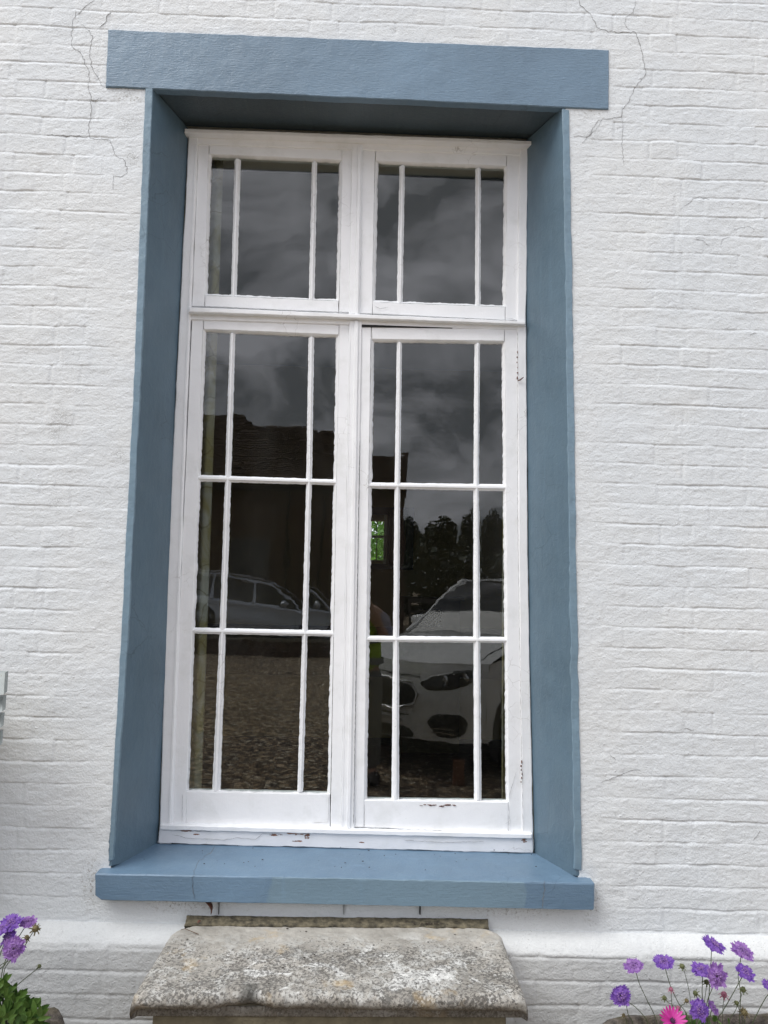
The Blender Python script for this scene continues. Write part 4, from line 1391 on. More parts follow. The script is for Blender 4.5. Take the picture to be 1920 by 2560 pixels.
MB().box(HX + .1, BX1, BY - 3, BY + .03, EZ - .01, tb).build('bay_core', M_BRICK, coach)
M_WINF = plain('dark_window_paint', (0.03, 0.03, 0.03), 0.5)
for x in (-7.5, -5.4, -3.2, -1.0):
    w_ = MB().box(x - .5, x + .5, BY + .003, BY + .03, 1.3, 2.9).build('window', plain('leaded_glass_dark', (0.02, 0.022, 0.025), 0.15), coach)
    MB().box(x - .56, x - .5, BY + .003, BY + .05, 1.24, 2.96).box(x + .5, x + .56, BY + .003, BY + .05, 1.24, 2.96).box(x - .5, x + .5, BY + .003, BY + .05, 2.9, 2.96).box(x - .5, x + .5, BY + .003, BY + .06, 1.24, 1.3).box(x - .02, x + .02, BY + .03, BY + .05, 1.3, 2.9).build('frame', plain('grey_window_paint', (0.10, 0.09, 0.08), 0.6), w_)
for x in (-6.45, -2.1):
    MB().tube([(x, BY + .08, 0), (x, BY + .08, EZ - .2)], .045, 8).build('drainpipe', M_DARK, coach)
# low brick retaining wall in front of the sloping drive
WY = 2 * GL - (CP[1] + 17.4)
rw = thing('retaining_wall', (-4, WY, 0), 'low brown brick retaining wall at the edge of the gravel yard', 'wall')
MB().box(-13, 0.6, WY - .25, WY, 0, .36).build('wall_body', M_BRICK, rw)
MB().box(-13, 0.63, WY - .28, WY + .03, .36, .41).build('coping', plain('stone_coping', (0.2, 0.18, 0.14), 0.9, nz=.2), rw)
# the sloping drive the silver car stands on
g = MB()
x0, x1 = -6.4, -0.4
g.add([(-13, WY - .26, .78), (x0, WY - .26, .78), (x1, WY - .26, .02), (x1, BY + .01, .02), (x0, BY + .01, .78), (-13, BY + .01, .78), (-13, WY - .26, 0), (x0, WY - .26, 0), (x1, WY - .26, 0)],
      [(0, 1, 4, 5), (1, 2, 3, 4), (0, 6, 7, 1), (1, 7, 8, 2)])
tag(g.build('sloping_drive', plain('tarmac_brown', (0.06, 0.05, 0.045), .9, nz=.3, nzs=30)), kind='structure')

# ---- cars
M_TYRE = plain('tyre_rubber', (0.015, 0.015, 0.015), 0.85)
M_RIM = plain('alloy_rim', (0.35, 0.35, 0.36), 0.35, metal=0.8)
M_CGLASS = plain('car_glass', (0.012, 0.014, 0.016), 0.04, spec=0.8)
M_TRIM = plain('black_car_plastic', (0.012, 0.012, 0.012), 0.55)
M_CHROME = plain('chrome', (0.6, 0.6, 0.6), 0.12, metal=1)
M_LAMP = plain('headlight_dark', (0.03, 0.03, 0.03), 0.08, spec=0.9)


def grid_mb(m_, fn, nu, nv):
    V = [fn(i / nu, j / nv) for j in range(nv + 1) for i in range(nu + 1)]
    F = [(j * (nu + 1) + i, j * (nu + 1) + i + 1, (j + 1) * (nu + 1) + i + 1, (j + 1) * (nu + 1) + i) for j in range(nv) for i in range(nu)]
    m_.add(V, F)


def patch(fn, poly, off=0.006, rings=6):
    """a panel laid over the surface fn(x, z) inside the outline poly"""
    pts = []
    n_ = len(poly)
    for i in range(n_):
        a, b2 = Vector(poly[i]), Vector(poly[(i + 1) % n_])
        for k in range(5):
            pts.append(a.lerp(b2, k / 5))
    # round the corners
    for _ in range(2):
        pts = [(pts[i - 1] + pts[i] * 2 + pts[(i + 1) % len(pts)]) / 4 for i in range(len(pts))]
    c = sum(pts, Vector((0, 0))) / len(pts)
    V, F = [], []
    L = len(pts)
    for r in range(rings + 1):
        s = 1 - r / rings
        for p_ in pts:
            q = c + (p_ - c) * s
            v = Vector(fn(q.x, q.y))
            v.y += off if r else -0.004
            V.append(v)
    for r in range(rings):
        for i in range(L):
            F.append((r * L + i, r * L + (i + 1) % L, (r + 1) * L + (i + 1) % L, (r + 1) * L + i))
    return MB().add(V, F)


def make_car(name, label, loc, rz_, paint, kind, pitch=0.0):
    suv = kind == 'suv'
    t = thing(name, loc, label, 'car', None, rz_)
    t.rotation_euler = (pitch, 0, rz_)
    LOCAL.append(t)
    hw = 0.925 if suv else 0.88
    L = 4.45 if suv else 4.65
    nz0, nz1 = (0.30, 0.90) if suv else (0.22, 0.72)
    hood1 = 1.10 if suv else 0.93                         # height at the windscreen foot
    shz = 0.93 if suv else 0.84
    wsy = -1.42 if suv else -1.20
    rfy, rfz = (-2.2, 1.60) if suv else (-2.15, 1.42)
    rb = -L + (0.55 if suv else 0.25)

    def fy(x, z):
        u = min(1, abs(x) / hw)
        s = (z - nz0) / (nz1 - nz0)
        return -(0.34 * u ** 3.2) - (0.11 * max(0, s - 0.55) ** 1.4 * 2 + 0.05 * max(0, 0.3 - s)) + 0.0

    def fas(x, z):
        return (x, fy(x, z), z)
    body = MB()
    tn = lambda z: 0.05 * max(0, (z - 0.6)) + 0.02 * max(0, .4 - z)
    grid_mb(body, lambda u, v: fas((2 * u - 1) * hw * (1 - .02 * v), nz0 + (nz1 - nz0) * v), 40, 16)

    def hood(u, v):
        x = (2 * u - 1) * hw * (0.98 - 0.03 * v)
        y0 = fy((2 * u - 1) * hw, nz1)
        y = y0 + (wsy - y0) * v
        e = abs(2 * u - 1)
        zc2 = nz1 + (hood1 - nz1) * (1 - (1 - v) ** 2.2)
        return (x, y, zc2 - (zc2 - shz + 0.02) * e ** 5 * (v if shz > nz1 else 1) - 0.012 * math.exp(-((e - .55) / .06) ** 2) * v)
    grid_mb(body, hood, 40, 20)
    for s in (-1, 1):
        def side(u, v, s=s):
            y0 = fy(hw, nz0 + (nz1 - nz0) * v)
            y = y0 + (-L + .05 - y0) * u
            z = nz0 + (shz - nz0) * v if u > .08 else nz0 + (nz1 + (shz - nz1) * (u / .08) - nz0) * v
            x = hw - .02 * v * v - .03 * (1 - v) ** 2 + 0.012 * math.sin(v * 6) - (0.10 * max(0, u - .85) / .15 * .6)
            return (s * x, y, z)
        grid_mb(body, side, 50, 10)
        # shoulder up to the glass line
        def sh(u, v, s=s):
            y = wsy + (-L + .05 - wsy) * u
            x = hw - .02 - 0.10 * (max(0, -y / L * 1) * 0) - (0.10 * max(0, (wsy - y) / L)) * .6
            return (s * (x - .05 * v), y, shz + (hood1 - .08 - shz + .05) * v)
        grid_mb(body, sh, 30, 3)
    grid_mb(body, lambda u, v: ((2 * u - 1) * (hw - .06), -L + .05 - .10 * math.sin(v * 3.1), nz0 + (hood1 - nz0) * v), 12, 8)

    # roof, pillars
    def roof(u, v):
        e = abs(2 * u - 1)
        y = rfy + (rb - rfy) * v
        return ((2 * u - 1) * (hw - .26), y, rfz + .055 * math.sin(v * math.pi * .8 + .2) - .045 * e ** 4)
    grid_mb(body, roof, 16, 16)
    gz = hood1 - .05
    for s in (-1, 1):
        rail = [(s * (hw - .08), wsy - .02, gz), (s * (hw - .20), (wsy + rfy) / 2 - .03, (gz + rfz) / 2 + .03), (s * (hw - .26), rfy, rfz)]
        rail += [(s * (hw - .26), rfy + (rb - rfy) * k / 6, rfz + .055 * math.sin(k / 6 * math.pi * .8 + .2) - .045) for k in range(1, 7)]
        rail += [(s * (hw - .16), -L + .12, gz)]
        body.tube(rail, .035, 6)
        ys2 = [-2.5, -3.3] if suv else [-2.45, -3.45]
        for yy in ys2:
            body.tube([(s * (hw - .075), yy + .05, gz), (s * (hw - .25), yy, rfz + .0)], .032, 6)
    body.build('body', paint, t, 40)
    gl = MB()
    grid_mb(gl, lambda u, v: ((2 * u - 1) * (hw - .10 - .16 * v), wsy + (rfy - wsy) * v + .05 * (1 - (2 * u - 1) ** 2) * (1 - v), gz + (rfz - gz) * v + .04 * math.sin(v * 3.14)), 12, 8)
    gl.build('windscreen', M_CGLASS, t, 60)
    for s in (-1, 1):
        gl = MB()
        ya_, yb2 = wsy - .08, -L + .2
        def sg(u, v, s=s):
            yy0 = ya_ + (yb2 - ya_) * u
            yy1 = rfy - .02 + (rb - rfy) * u
            y = yy0 + (yy1 - yy0) * v
            return (s * (hw - .095 - .165 * v), y, gz + (rfz - .02 - gz) * v)
        grid_mb(gl, sg, 14, 5)
        gl.build('side_window', M_CGLASS, t, 60)
        mr = MB().ball((s * (hw + .08), wsy - .42, gz + .10), (.11, .07, .075), 14, 10)
        mr.build('wing_mirror', paint, t, 60)
        wy = (-0.92, -3.55) if suv else (-0.90, -3.65)
        wr = .36 if suv else .31
        for k_, yy in enumerate(wy):
            if kind:
                ar = MB()
                n_ = 20
                V, F = [], []
                for i in range(n_ + 1):
                    a = -0.15 + (math.pi + 0.3) * i / n_
                    for r2, xo in ((wr - .03, hw - .03), (wr + .055, hw + .005), (wr + .10, hw + .010), (wr + .11, hw - .02)):
                        V.append((s * xo, yy + r2 * math.cos(a), wr + r2 * math.sin(a)))
                for i in range(n_):
                    for k in range(3):
                        F.append((i * 4 + k, i * 4 + k + 1, i * 4 + k + 5, i * 4 + k + 4))
                ar.add(V, F)
                ar.lathe([(0, 0), (wr + .06, 0)], (s * (hw - .006), yy, wr), 24, 'x')
                ar.build('wheel_arch', M_TRIM, t, 40)
            w_ = MB().lathe([(wr * .66, .02), (wr * .7, .10), (wr * .93, .12), (wr, .09), (wr, -.09), (wr * .7, -.11)], (s * (hw - .07), yy, wr), 32, 'x')
            if s < 0:
                w_.v = [(2 * s * (hw - .07) - x, y, z) for x, y, z in w_.v]
            wo = w_.build('wheel', M_TYRE, t, 50)
            rm = MB()
            xo = s * (hw - .07 + .085)
            rm.lathe([(wr * .70, 0), (wr * .66, .015), (wr * .62, -.02)], (xo, yy, wr), 32, 'x')
            rm.lathe([(0, .01), (.05, .008), (.06, -.02)], (xo, yy, wr), 16, 'x')
            for q in range(10):
                a = (q // 2) * 2 * math.pi / 5 + (0.13 if q % 2 else -0.13)
                rm.tube([(xo, yy + .04 * math.cos(a), wr + .04 * math.sin(a)), (xo, yy + wr * .68 * math.cos(a), wr + wr * .68 * math.sin(a))], .016, 5)
            rm.build('rim', M_RIM, wo, 50)
    # front details
    if suv:
        gp = [(-.36, .74), (-.43, .66), (-.38, .56), (-.2, .53), (.2, .53), (.38, .56), (.43, .66), (.36, .74), (0, .765)]
        go = patch(fas, [(x * 1.06, .645 + (z - .645) * 1.16) for x, z in gp], .004).build('grille_surround', paint, t, 60)
        gg = patch(fas, gp, .010).build('grille', M_TRIM, t, 60)
        MB().tube([Vector(fas(x, z)) + Vector((0, .012, 0)) for x, z in gp + gp[:1]], .007, 6).build('chrome_rim', M_CHROME, gg, 60)
        for s in (-1, 1):
            hp = [(s * x, z) for x, z in ((.40, .735), (.50, .795), (.66, .842), (.82, .87), (.88, .87), (.86, .79), (.78, .735), (.62, .705), (.50, .70))]
            hl = patch(fas, hp, .012).build('headlight', M_LAMP, t, 60)
            for xx, zz in ((.62, .775), (.76, .80)):
                v = Vector(fas(s * xx, zz))
                MB().lathe([(0, .0), (.030, -.01), (.042, .0), (.046, -.02)], (0, 0, 0), 16, 'x').xf(Matrix.Translation(v + Vector((0, .018, 0))) @ Matrix.Rotation(math.pi / 2, 4, 'Z')).build('lamp_lens', M_CHROME, hl, 60)
            fp = [(s * x, z) for x, z in ((.50, .44), (.54, .50), (.60, .525), (.76, .52), (.80, .46), (.78, .38), (.70, .335), (.58, .335))]
            fg = patch(fas, fp, .010).build('fog_light_recess', M_TRIM, t, 60)
            for zz in (.405, .375):
                MB().tube([Vector(fas(s * x, zz - .01 * abs(x - .6) * 4)) + Vector((0, .018, 0)) for x in (.56, .64, .72)], .005, 5).build('fog_light_bar', M_CHROME, fg, 60)
        patch(fas, [(-.36, .475), (.36, .475), (.36, .495), (-.36, .495)], .004).build('intake_slot', M_TRIM, t, 60)
        patch(fas, [(-.42, .30), (.42, .30), (.36, .40), (-.36, .40)], .008).build('lower_intake', M_TRIM, t, 60)
        patch(fas, [(-.30, .425), (.30, .425), (.30, .455), (-.30, .455)], .016).build('bumper_blade', M_RIM, t, 60)
        # shut line of the bonnet
        MB().tube([Vector(fas(x, .80 - .0 * x)) + Vector((0, .004, 0)) for x in np.linspace(-.42, .42, 15)], .004, 4).build('bonnet_line', M_DARK, t)
        for s in (-1, 1):
            MB().tube([Vector(hood((s * .90 + 1) / 2, v)) + Vector((0, 0, .002)) for v in np.linspace(.05, .95, 12)], .004, 4).build('bonnet_line', M_DARK, t)
    else:
        gp = [(-.35, .62), (-.30, .50), (.30, .50), (.35, .62)]
        patch(fas, gp, .008).build('grille', M_TRIM, t, 60)
        for s in (-1, 1):
            patch(fas, [(s * .45, .56), (s * .50, .67), (s * .82, .70), (s * .80, .58)], .012).build('headlight', plain('clear_lamp', (.4, .4, .42), .1), t, 60)
            for yy in (-1.35, -2.45, -3.5):
                MB().tube([(s * (hw + .004), yy, .32), (s * (hw + .001), yy, .80)], .004, 4).build('door_line', M_DARK, t)
            for yy in (-2.2, -3.25):
                MB().tube([(s * (hw + .012), yy, .76), (s * (hw + .012), yy - .18, .765)], .013, 6).build('door_handle', paint, t, 60)
            MB().tube([(s * (hw - .24), rfy - .1, rfz + .06), (s * (hw - .24), (rfy + rb) / 2, rfz + .10), (s * (hw - .24), rb + .1, rfz + .05)], .014, 6).build('roof_rail', M_RIM, t, 60)
    MB().box(-.26, .26, fy(.2, .5) - .02, fy(0, .5) + .018, .50 if suv else .36, .50 + .11 if suv else .47).build('number_plate', plain('plate_white_plain', (.6, .6, .6), .5), t) if not suv else None
    # dark floor pan
    MB().box(-hw + .08, hw - .08, -L + .3, -.35, .20, .34).build('underside', M_TRIM, t)
    return t


P_SUV = plain('pearl_white_car_paint', (0.80, 0.80, 0.77), 0.22, coat=0.6)
P_EST = plain('silver_blue_car_paint', (0.46, 0.50, 0.56), 0.28, metal=0.35, coat=0.6)
make_car('parked_car', 'white sport utility car facing the house, mirrored in the lower right panes', (0.20, -3.40, 0), math.radians(43), P_SUV, 'suv')
bpy.data.objects['parked_car'].scale = (1.04, 1.04, 1.08)
ec = refl(745, 1555, 18.6)
est = make_car('parked_car', 'silver estate car on the sloping drive, mirrored in the left casement', (-1.35, WY - 1.25, .02), math.radians(-90), P_EST, 'estate')
sl_ang = math.atan2(.76, 6.0)
est.rotation_euler = (-sl_ang, 0, math.radians(-90))
ex = ec.x + 1.25
est.location = (ex, WY - 1.20, .05 + (x1 - ex) * .76 / 5.6)
# timber chock near the white car
ck = refl(1145, 1855, 6.2)
tag(MB().add([(-.05, -.05, 0), (.05, -.05, 0), (.05, .05, 0), (-.05, .05, 0), (-.045, -.03, .20), (.045, -.03, .20), (.045, .04, .20), (-.045, .04, .20)], [(3, 2, 1, 0), (4, 5, 6, 7), (0, 1, 5, 4), (1, 2, 6, 5), (2, 3, 7, 6), (3, 0, 4, 7)]).xf(Matrix.Translation((ck.x, ck.y, 0))).build('timber_post', plain('reddish_timber', (0.22, 0.10, 0.05), .8, nz=.3)), 'short reddish timber post standing in front of the white car', 'post')

# ---- trees and hedge beyond the yard
M_TREE = mat_leaf('tree_foliage', (0.016, 0.026, 0.012), (0.04, 0.058, 0.022), trans=.15)
M_BARK = plain('bark_brown', (0.07, 0.055, 0.04), .9, nz=.3)


def leaf_cloud(m_, blobs, n_, size, rr):
    tot = sum(b[3] * b[4] for b in blobs)
    for bx, by, bz, rx, rz2 in blobs:
        for _ in range(int(n_ * rx * rz2 / tot)):
            while True:
                v = Vector((rr.uniform(-1, 1), rr.uniform(-1, 1), rr.uniform(-1, 1)))
                if v.length < 1 and rr.random() < .25 + .75 * v.length:
                    break
            c = Vector((bx + v.x * rx, by + v.y * rx, bz + v.z * rz2))
            a = Vector((rr.gauss(0, 1), rr.gauss(0, 1), rr.gauss(0, 1))).normalized()
            b2 = a.orthogonal().normalized()
            s = size * rr.uniform(.6, 1.3)
            m_.add([c - a * s, c + b2 * s * .5, c + a * s, c - b2 * s * .5], [(0, 1, 2, 3)])


def tree(label, x, y, h, r, seed, n_=2600):
    rr = random.Random(seed)
    t = thing('tree', (x, y, 0), label, 'tree', 'trees beyond the yard')
    tk = MB().tube([(x, y, 0), (x + .1, y, h * .3), (x - .05, y, h * .6)], [r * .11, r * .08, r * .04], 8)
    blobs = []
    for i in range(9):
        a = rr.uniform(0, 6.28)
        q = rr.uniform(.1, .62)
        bz = h * rr.uniform(.40, .78)
        q *= 1.25 - bz / h * .7
        br = r * rr.uniform(.42, .62)
        blobs.append((x + q * r * math.cos(a), y + q * r * math.sin(a), bz, br, br * .8))
        tk.tube([(x, y, h * .35), (x + q * r * .7 * math.cos(a), y + q * r * .7 * math.sin(a), bz)], [r * .04, r * .015], 5)
    blobs.append((x, y, h * .80, r * .55, h * .17))
    tk.build('trunk', M_BARK, t, 60)
    m_ = MB()
    leaf_cloud(m_, blobs, n_, r * .085, rr)
    m_.build('crown', M_TREE, t)


for (px_, py_, d_, rpx, sd_, lb) in [(1027, 1298, 46, 34, 1, 'small rounded dark tree nearest the coach house, mirrored in the right casement'), (1105, 1300, 44, 52, 2, 'broad rounded dark tree in the middle of the tree line'),
                                    (1180, 1278, 38, 34, 3, 'tall loose dark tree to the right of the broad one'), (1238, 1284, 40, 36, 4, 'dark tree with wispy top at the right end of the tree line'), (1330, 1250, 38, 60, 5, 'tall dark tree beyond the right edge of the window reflection')]:
    q = refl(px_, py_, d_)
    tree(lb, q.x, q.y, q.z, rpx * d_ / FPX * 1.4, sd_, 4200)
rr = random.Random(5)
m_ = MB()
blobs = [(1.5 + i * 1.1, 2 * GL - (CP[1] + 34) + rr.uniform(-.6, .6), 1.3 + rr.uniform(-.2, .4), 1.3, 1.7) for i in range(22)]
leaf_cloud(m_, blobs, 11000, .20, rr)
tag(m_.build('hedge', M_TREE), 'dark mass of hedge below the mirrored tree line', 'hedge', kind='stuff')
fc = thing('fence', (6, 2 * GL - (CP[1] + 24), 0), 'grey timber fence in front of the dark hedge', 'fence')
fyy = 2 * GL - (CP[1] + 24)
for i in range(9):
    MB().box(1.6 + i * 1.6, 1.7 + i * 1.6, fyy - .05, fyy + .05, 0, 1.1).build('post', plain('fence_grey', (.14, .13, .11), .9) if i == 0 else bpy.data.materials['fence_grey'], fc)
for z in (.35, .65, .95):
    MB().box(1.6, 14.5, fyy + .05, fyy + .08, z, z + .1).build('rail', bpy.data.materials['fence_grey'], fc)
# bush outside the rear opening that stands in for the mirror
rr = random.Random(9)
m_ = MB()
leaf_cloud(m_, [(-.2 + i * .55, RB + 2.6 + .3 * (i % 2), 1.3 + .3 * (i % 3), .8, .9) for i in range(-2, 4)] + [(.2, RB + 4.2, 2.2, 1.8, 1.3), (-1.0, RB + 4.5, 2.6, 1.5, 1.5)], 16000, .06, rr)
bush = thing('bush', (0, RB + 2.8, 0), 'bright green leafy bush seen through the opening standing in for a wall mirror', 'bush')
m_.build('foliage', mat_leaf('bright_leaf', (.07, .20, .02), (.18, .34, .05), trans=.5), bush)
sm = MB()
for i in range(6):
    sm.tube([(-.9 + i * .45, RB + 2.7, 0), (-.9 + i * .45 + .1, RB + 2.7, 1.2)], .02, 5)
sm.build('stem', M_BARK, bush)

# ------------------------------------------------------------------ person taking the picture
M_SKIN = plain('skin', (0.50, 0.29, 0.20), 0.55)
M_HV = plain('hi_vis_yellow', (0.42, 0.62, 0.02), 0.7, nz=.08)
M_HVB = plain('reflective_band', (0.22, 0.23, 0.22), 0.5)
M_SHIRT = plain('grey_lilac_shirt', (0.40, 0.38, 0.46), 0.8, nz=.2, nzs=120)
M_TROU = plain('grey_trousers', (0.20, 0.20, 0.18), 0.85)
M_HAIR = plain('brown_hair', (0.06, 0.04, 0.03), 0.7)
M_SHOE = plain('dark_boot', (0.03, 0.025, 0.02), 0.6)


def skin_obj(name, verts, edges, mat, parent, sub=2):
    me = bpy.data.meshes.new(name)
    me.from_pydata([v[:3] for v in verts], edges, [])
    o = bpy.data.objects.new(name, me)
    COL.objects.link(o)
    md = o.modifiers.new('skin', 'SKIN')
    for i, v in enumerate(verts):
        r = v[3]
        me.skin_vertices[0].data[i].radius = (r, v[4] if len(v) > 4 else r)
    me.skin_vertices[0].data[0].use_root = True
    md.use_smooth_shade = True
    ms = o.modifiers.new('sub', 'SUBSURF')
    ms.levels = ms.render_levels = sub
    me.materials.append(mat)
    if parent:
        o.parent = parent
        o.matrix_parent_inverse = parent_inv(parent)
    return o


px0, py0 = 0.035, -3.03
per = thing('person', (px0, py0, 0), 'person in a yellow high visibility vest holding up a phone, mirrored beside the mullion', 'person')
sh_z = 1.47
wr_r, wr_l = (px0 + .135, -2.80, 1.64), (px0 - .02, -2.80, 1.64)
hr, hl_ = (CP[0] + .055, -2.745, 1.66), (CP[0] - .055, -2.745, 1.66)
vb = [(px0, py0, .98, .15, .11), (px0, py0, 1.15, .14, .105), (px0, py0, 1.32, .16, .11), (px0, py0, 1.44, .12, .09), (px0, py0, 1.52, .055), (px0, py0 + .01, 1.60, .06),
      (px0 + .20, py0, 1.44, .062), (px0 + .275, py0 + .05, 1.20, .045), (hr[0], hr[1] - .05, 1.57, .028),
      (px0 - .20, py0, 1.44, .062), (px0 - .275, py0 + .05, 1.20, .045), (hl_[0], hl_[1] - .05, 1.57, .028),
      (px0 + .10, py0, .90, .095), (px0 + .12, py0 + .02, .50, .065), (px0 + .13, py0 - .01, .10, .045), (px0 + .14, py0 + .14, .04, .035),
      (px0 - .10, py0, .90, .095), (px0 - .12, py0 + .02, .50, .065), (px0 - .13, py0 - .01, .10, .045), (px0 - .14, py0 + .14, .04, .035)]
body = skin_obj('body', vb, [(0, 1), (1, 2), (2, 3), (3, 4), (4, 5), (3, 6), (6, 7), (7, 8), (3, 9), (9, 10), (10, 11), (0, 12), (12, 13), (13, 14), (14, 15), (0, 16), (16, 17), (17, 18), (18, 19)], M_SKIN, per)
for s, h_ in ((1, hr), (-1, hl_)):
    base = Vector((h_[0], h_[1] - .05, 1.57))
    palm = Vector(h_)
    hv = [(*base, .022, .020), (*((base + palm) / 2), .030, .016), (*palm, .034, .014)]
    he = [(0, 1), (1, 2)]
    skin_obj('hand', hv, he, M_SKIN, per, 2)
    for f_ in range(4):
        z = palm.z + .030 - f_ * .020
        Lf = [.07, .078, .072, .058][f_]
        a0 = palm + Vector((s * .006, .012, .028 - f_ * .020))
        a1 = a0 + Vector((-s * Lf * .25, -.004, .028 - f_ * .004))
        a2 = a1 + Vector((-s * Lf * .42, -.010, .004))
        a3 = a2 + Vector((-s * Lf * .33, -.006, -.004))
        skin_obj('finger', [(*a0, .0085), (*a1, .008), (*a2, .0075), (*a3, .006)], [(0, 1), (1, 2), (2, 3)], M_SKIN, per, 1)
    b0 = palm + Vector((s * .012, -.004, -.025))
    skin_obj('thumb', [(*b0, .011), (*(b0 + Vector((-s * .022, -.014, .012))), .009), (*(b0 + Vector((-s * .045, -.016, .026))), .007)], [(0, 1), (1, 2)], M_SKIN, per, 1)
    sleeve = skin_obj('sleeve', [(px0 + s * .18, py0, 1.445, .076), (px0 + s * .245, py0 + .02, 1.32, .062), (px0 + s * .282, py0 + .05, 1.21, .056)], [(0, 1), (1, 2)], M_SHIRT, per)
    leg = skin_obj('trouser_leg', [(px0 + s * .09, py0, .96, .125, .12), (px0 + s * .12, py0 + .01, .52, .085), (px0 + s * .13, py0, .08, .075)], [(0, 1), (1, 2)], M_TROU, per)
    MB().ball((px0 + s * .14, py0 + .07, .045), (.052, .15, .05), 12, 8).build('shoe', M_SHOE, per, 60)
vest = skin_obj('vest', [(px0, py0, .84, .205, .145), (px0, py0, 1.10, .20, .15), (px0, py0, 1.34, .205, .14), (px0, py0, 1.47, .15, .10)], [(0, 1), (1, 2), (2, 3)], M_HV, per)
band = MB()
for z in (.98, 1.16):
    n_ = 28
    V = []
    for k in range(n_):
        a = 2 * math.pi * k / n_
        for zz in (z, z + .055):
            V.append((px0 + .212 * math.cos(a), py0 + .16 * math.sin(a), zz))
    band.add(V, [(2 * k, 2 * ((k + 1) % n_), 2 * ((k + 1) % n_) + 1, 2 * k + 1) for k in range(n_)])
band.build('reflective_band', M_HVB, vest, 60)
hd = MB().ball((px0, py0 + .02, 1.70), (.077, .097, .118), 24, 18)
hd.ball((px0, py0 + .118, 1.685), (.013, .018, .022), 10, 8)
for s in (-1, 1):
    hd.ball((px0 + s * .078, py0 + .01, 1.69), (.010, .022, .033), 10, 8)
hd.build('head', M_SKIN, per, 179)
ey = MB()
for s in (-1, 1):
    ey.ball((px0 + s * .030, py0 + .103, 1.712), (.012, .008, .007), 10, 8)
ey.build('eye', plain('eye_dark', (.05, .04, .035), .2), per, 60)
MB().ball((px0, py0 + .104, 1.648), (.026, .010, .007), 12, 8).build('mouth', plain('lips', (.36, .14, .12), .5), per, 60)
MB().ball((px0, py0 - .005, 1.735), (.086, .103, .098), 20, 14).build('hair', M_HAIR, per, 60)
ph = MB().box(CP[0] - .075, CP[0] + .075, CP[1] - .020, CP[1] - .011, 1.665, 1.735)
tag(ph.build('phone', plain('black_phone', (.01, .01, .01), .2)), 'black phone held up in both hands at face height', 'phone')

# ------------------------------------------------------------------ flowers and pots in front of the wall
M_PETAL = mat_leaf('lilac_petal', (0.13, 0.045, 0.34), (0.27, 0.13, 0.48), .6, .35)
M_PETAL2 = mat_leaf('faded_lilac_petal', (0.22, 0.09, 0.36), (0.38, 0.21, 0.50), .6, .35)
M_PINC = mat_leaf('pale_floret', (0.30, 0.15, 0.44), (0.44, 0.27, 0.54), .6, .3)
M_STEM = plain('flower_stem', (0.055, 0.075, 0.03), .7)
M_BUD = mat_leaf('green_bud', (0.06, 0.08, 0.025), (0.14, 0.14, 0.06), .7, .1)
M_SEED = mat_leaf('brown_seed_head', (0.07, 0.055, 0.025), (0.20, 0.16, 0.07), .8, .1)
M_RED = mat_leaf('dull_pink_bud', (0.22, 0.06, 0.10), (0.36, 0.14, 0.20), .7, .1)
M_MAG = mat_leaf('magenta_petal', (0.42, 0.012, 0.20), (0.60, 0.04, 0.34), .5, .3)
M_GRN = mat_leaf('fleshy_leaf', (0.035, 0.085, 0.018), (0.10, 0.18, 0.035), .4, .25)
FYY = -0.40


def basis(d):
    d = Vector(d).normalized()
    a = d.orthogonal().normalized()
    return a, d.cross(a), d


def petal_blade(m_, c, out, upv, L, Wd, droop, rr, lobes=True, n_=5):
    side = out.cross(upv).normalized()
    V = []
    for i in range(n_):
        t = i / (n_ - 1)
        p_ = c + out * L * t + upv * (droop * L * (t - t * t * 1.6)) + upv * rr.uniform(-.05, .05) * L
        w = Wd * (0.35 + 0.75 * math.sin(min(1, t * 1.15) * 1.7)) * (1 if i < n_ - 1 else .75)
        cup = upv * w * rr.uniform(-.1, .45)
        V += [p_ - side * w + cup, p_, p_ + side * w + cup]
    F = []
    for i in range(n_ - 1):
        F += [(i * 3, i * 3 + 1, i * 3 + 4, i * 3 + 3), (i * 3 + 1, i * 3 + 2, i * 3 + 5, i * 3 + 4)]
    if lobes:                                            # ruffled, three-lobed tip
        e = (n_ - 1) * 3
        tip = [V[e] + out * Wd * .55, V[e + 1] + out * Wd * .9, V[e + 2] + out * Wd * .5]
        k = len(V)
        V += tip
        F += [(e, e + 1, k), (e, e + 1, k + 1), (e + 1, e + 2, k + 2)]
    m_.add(V, F)


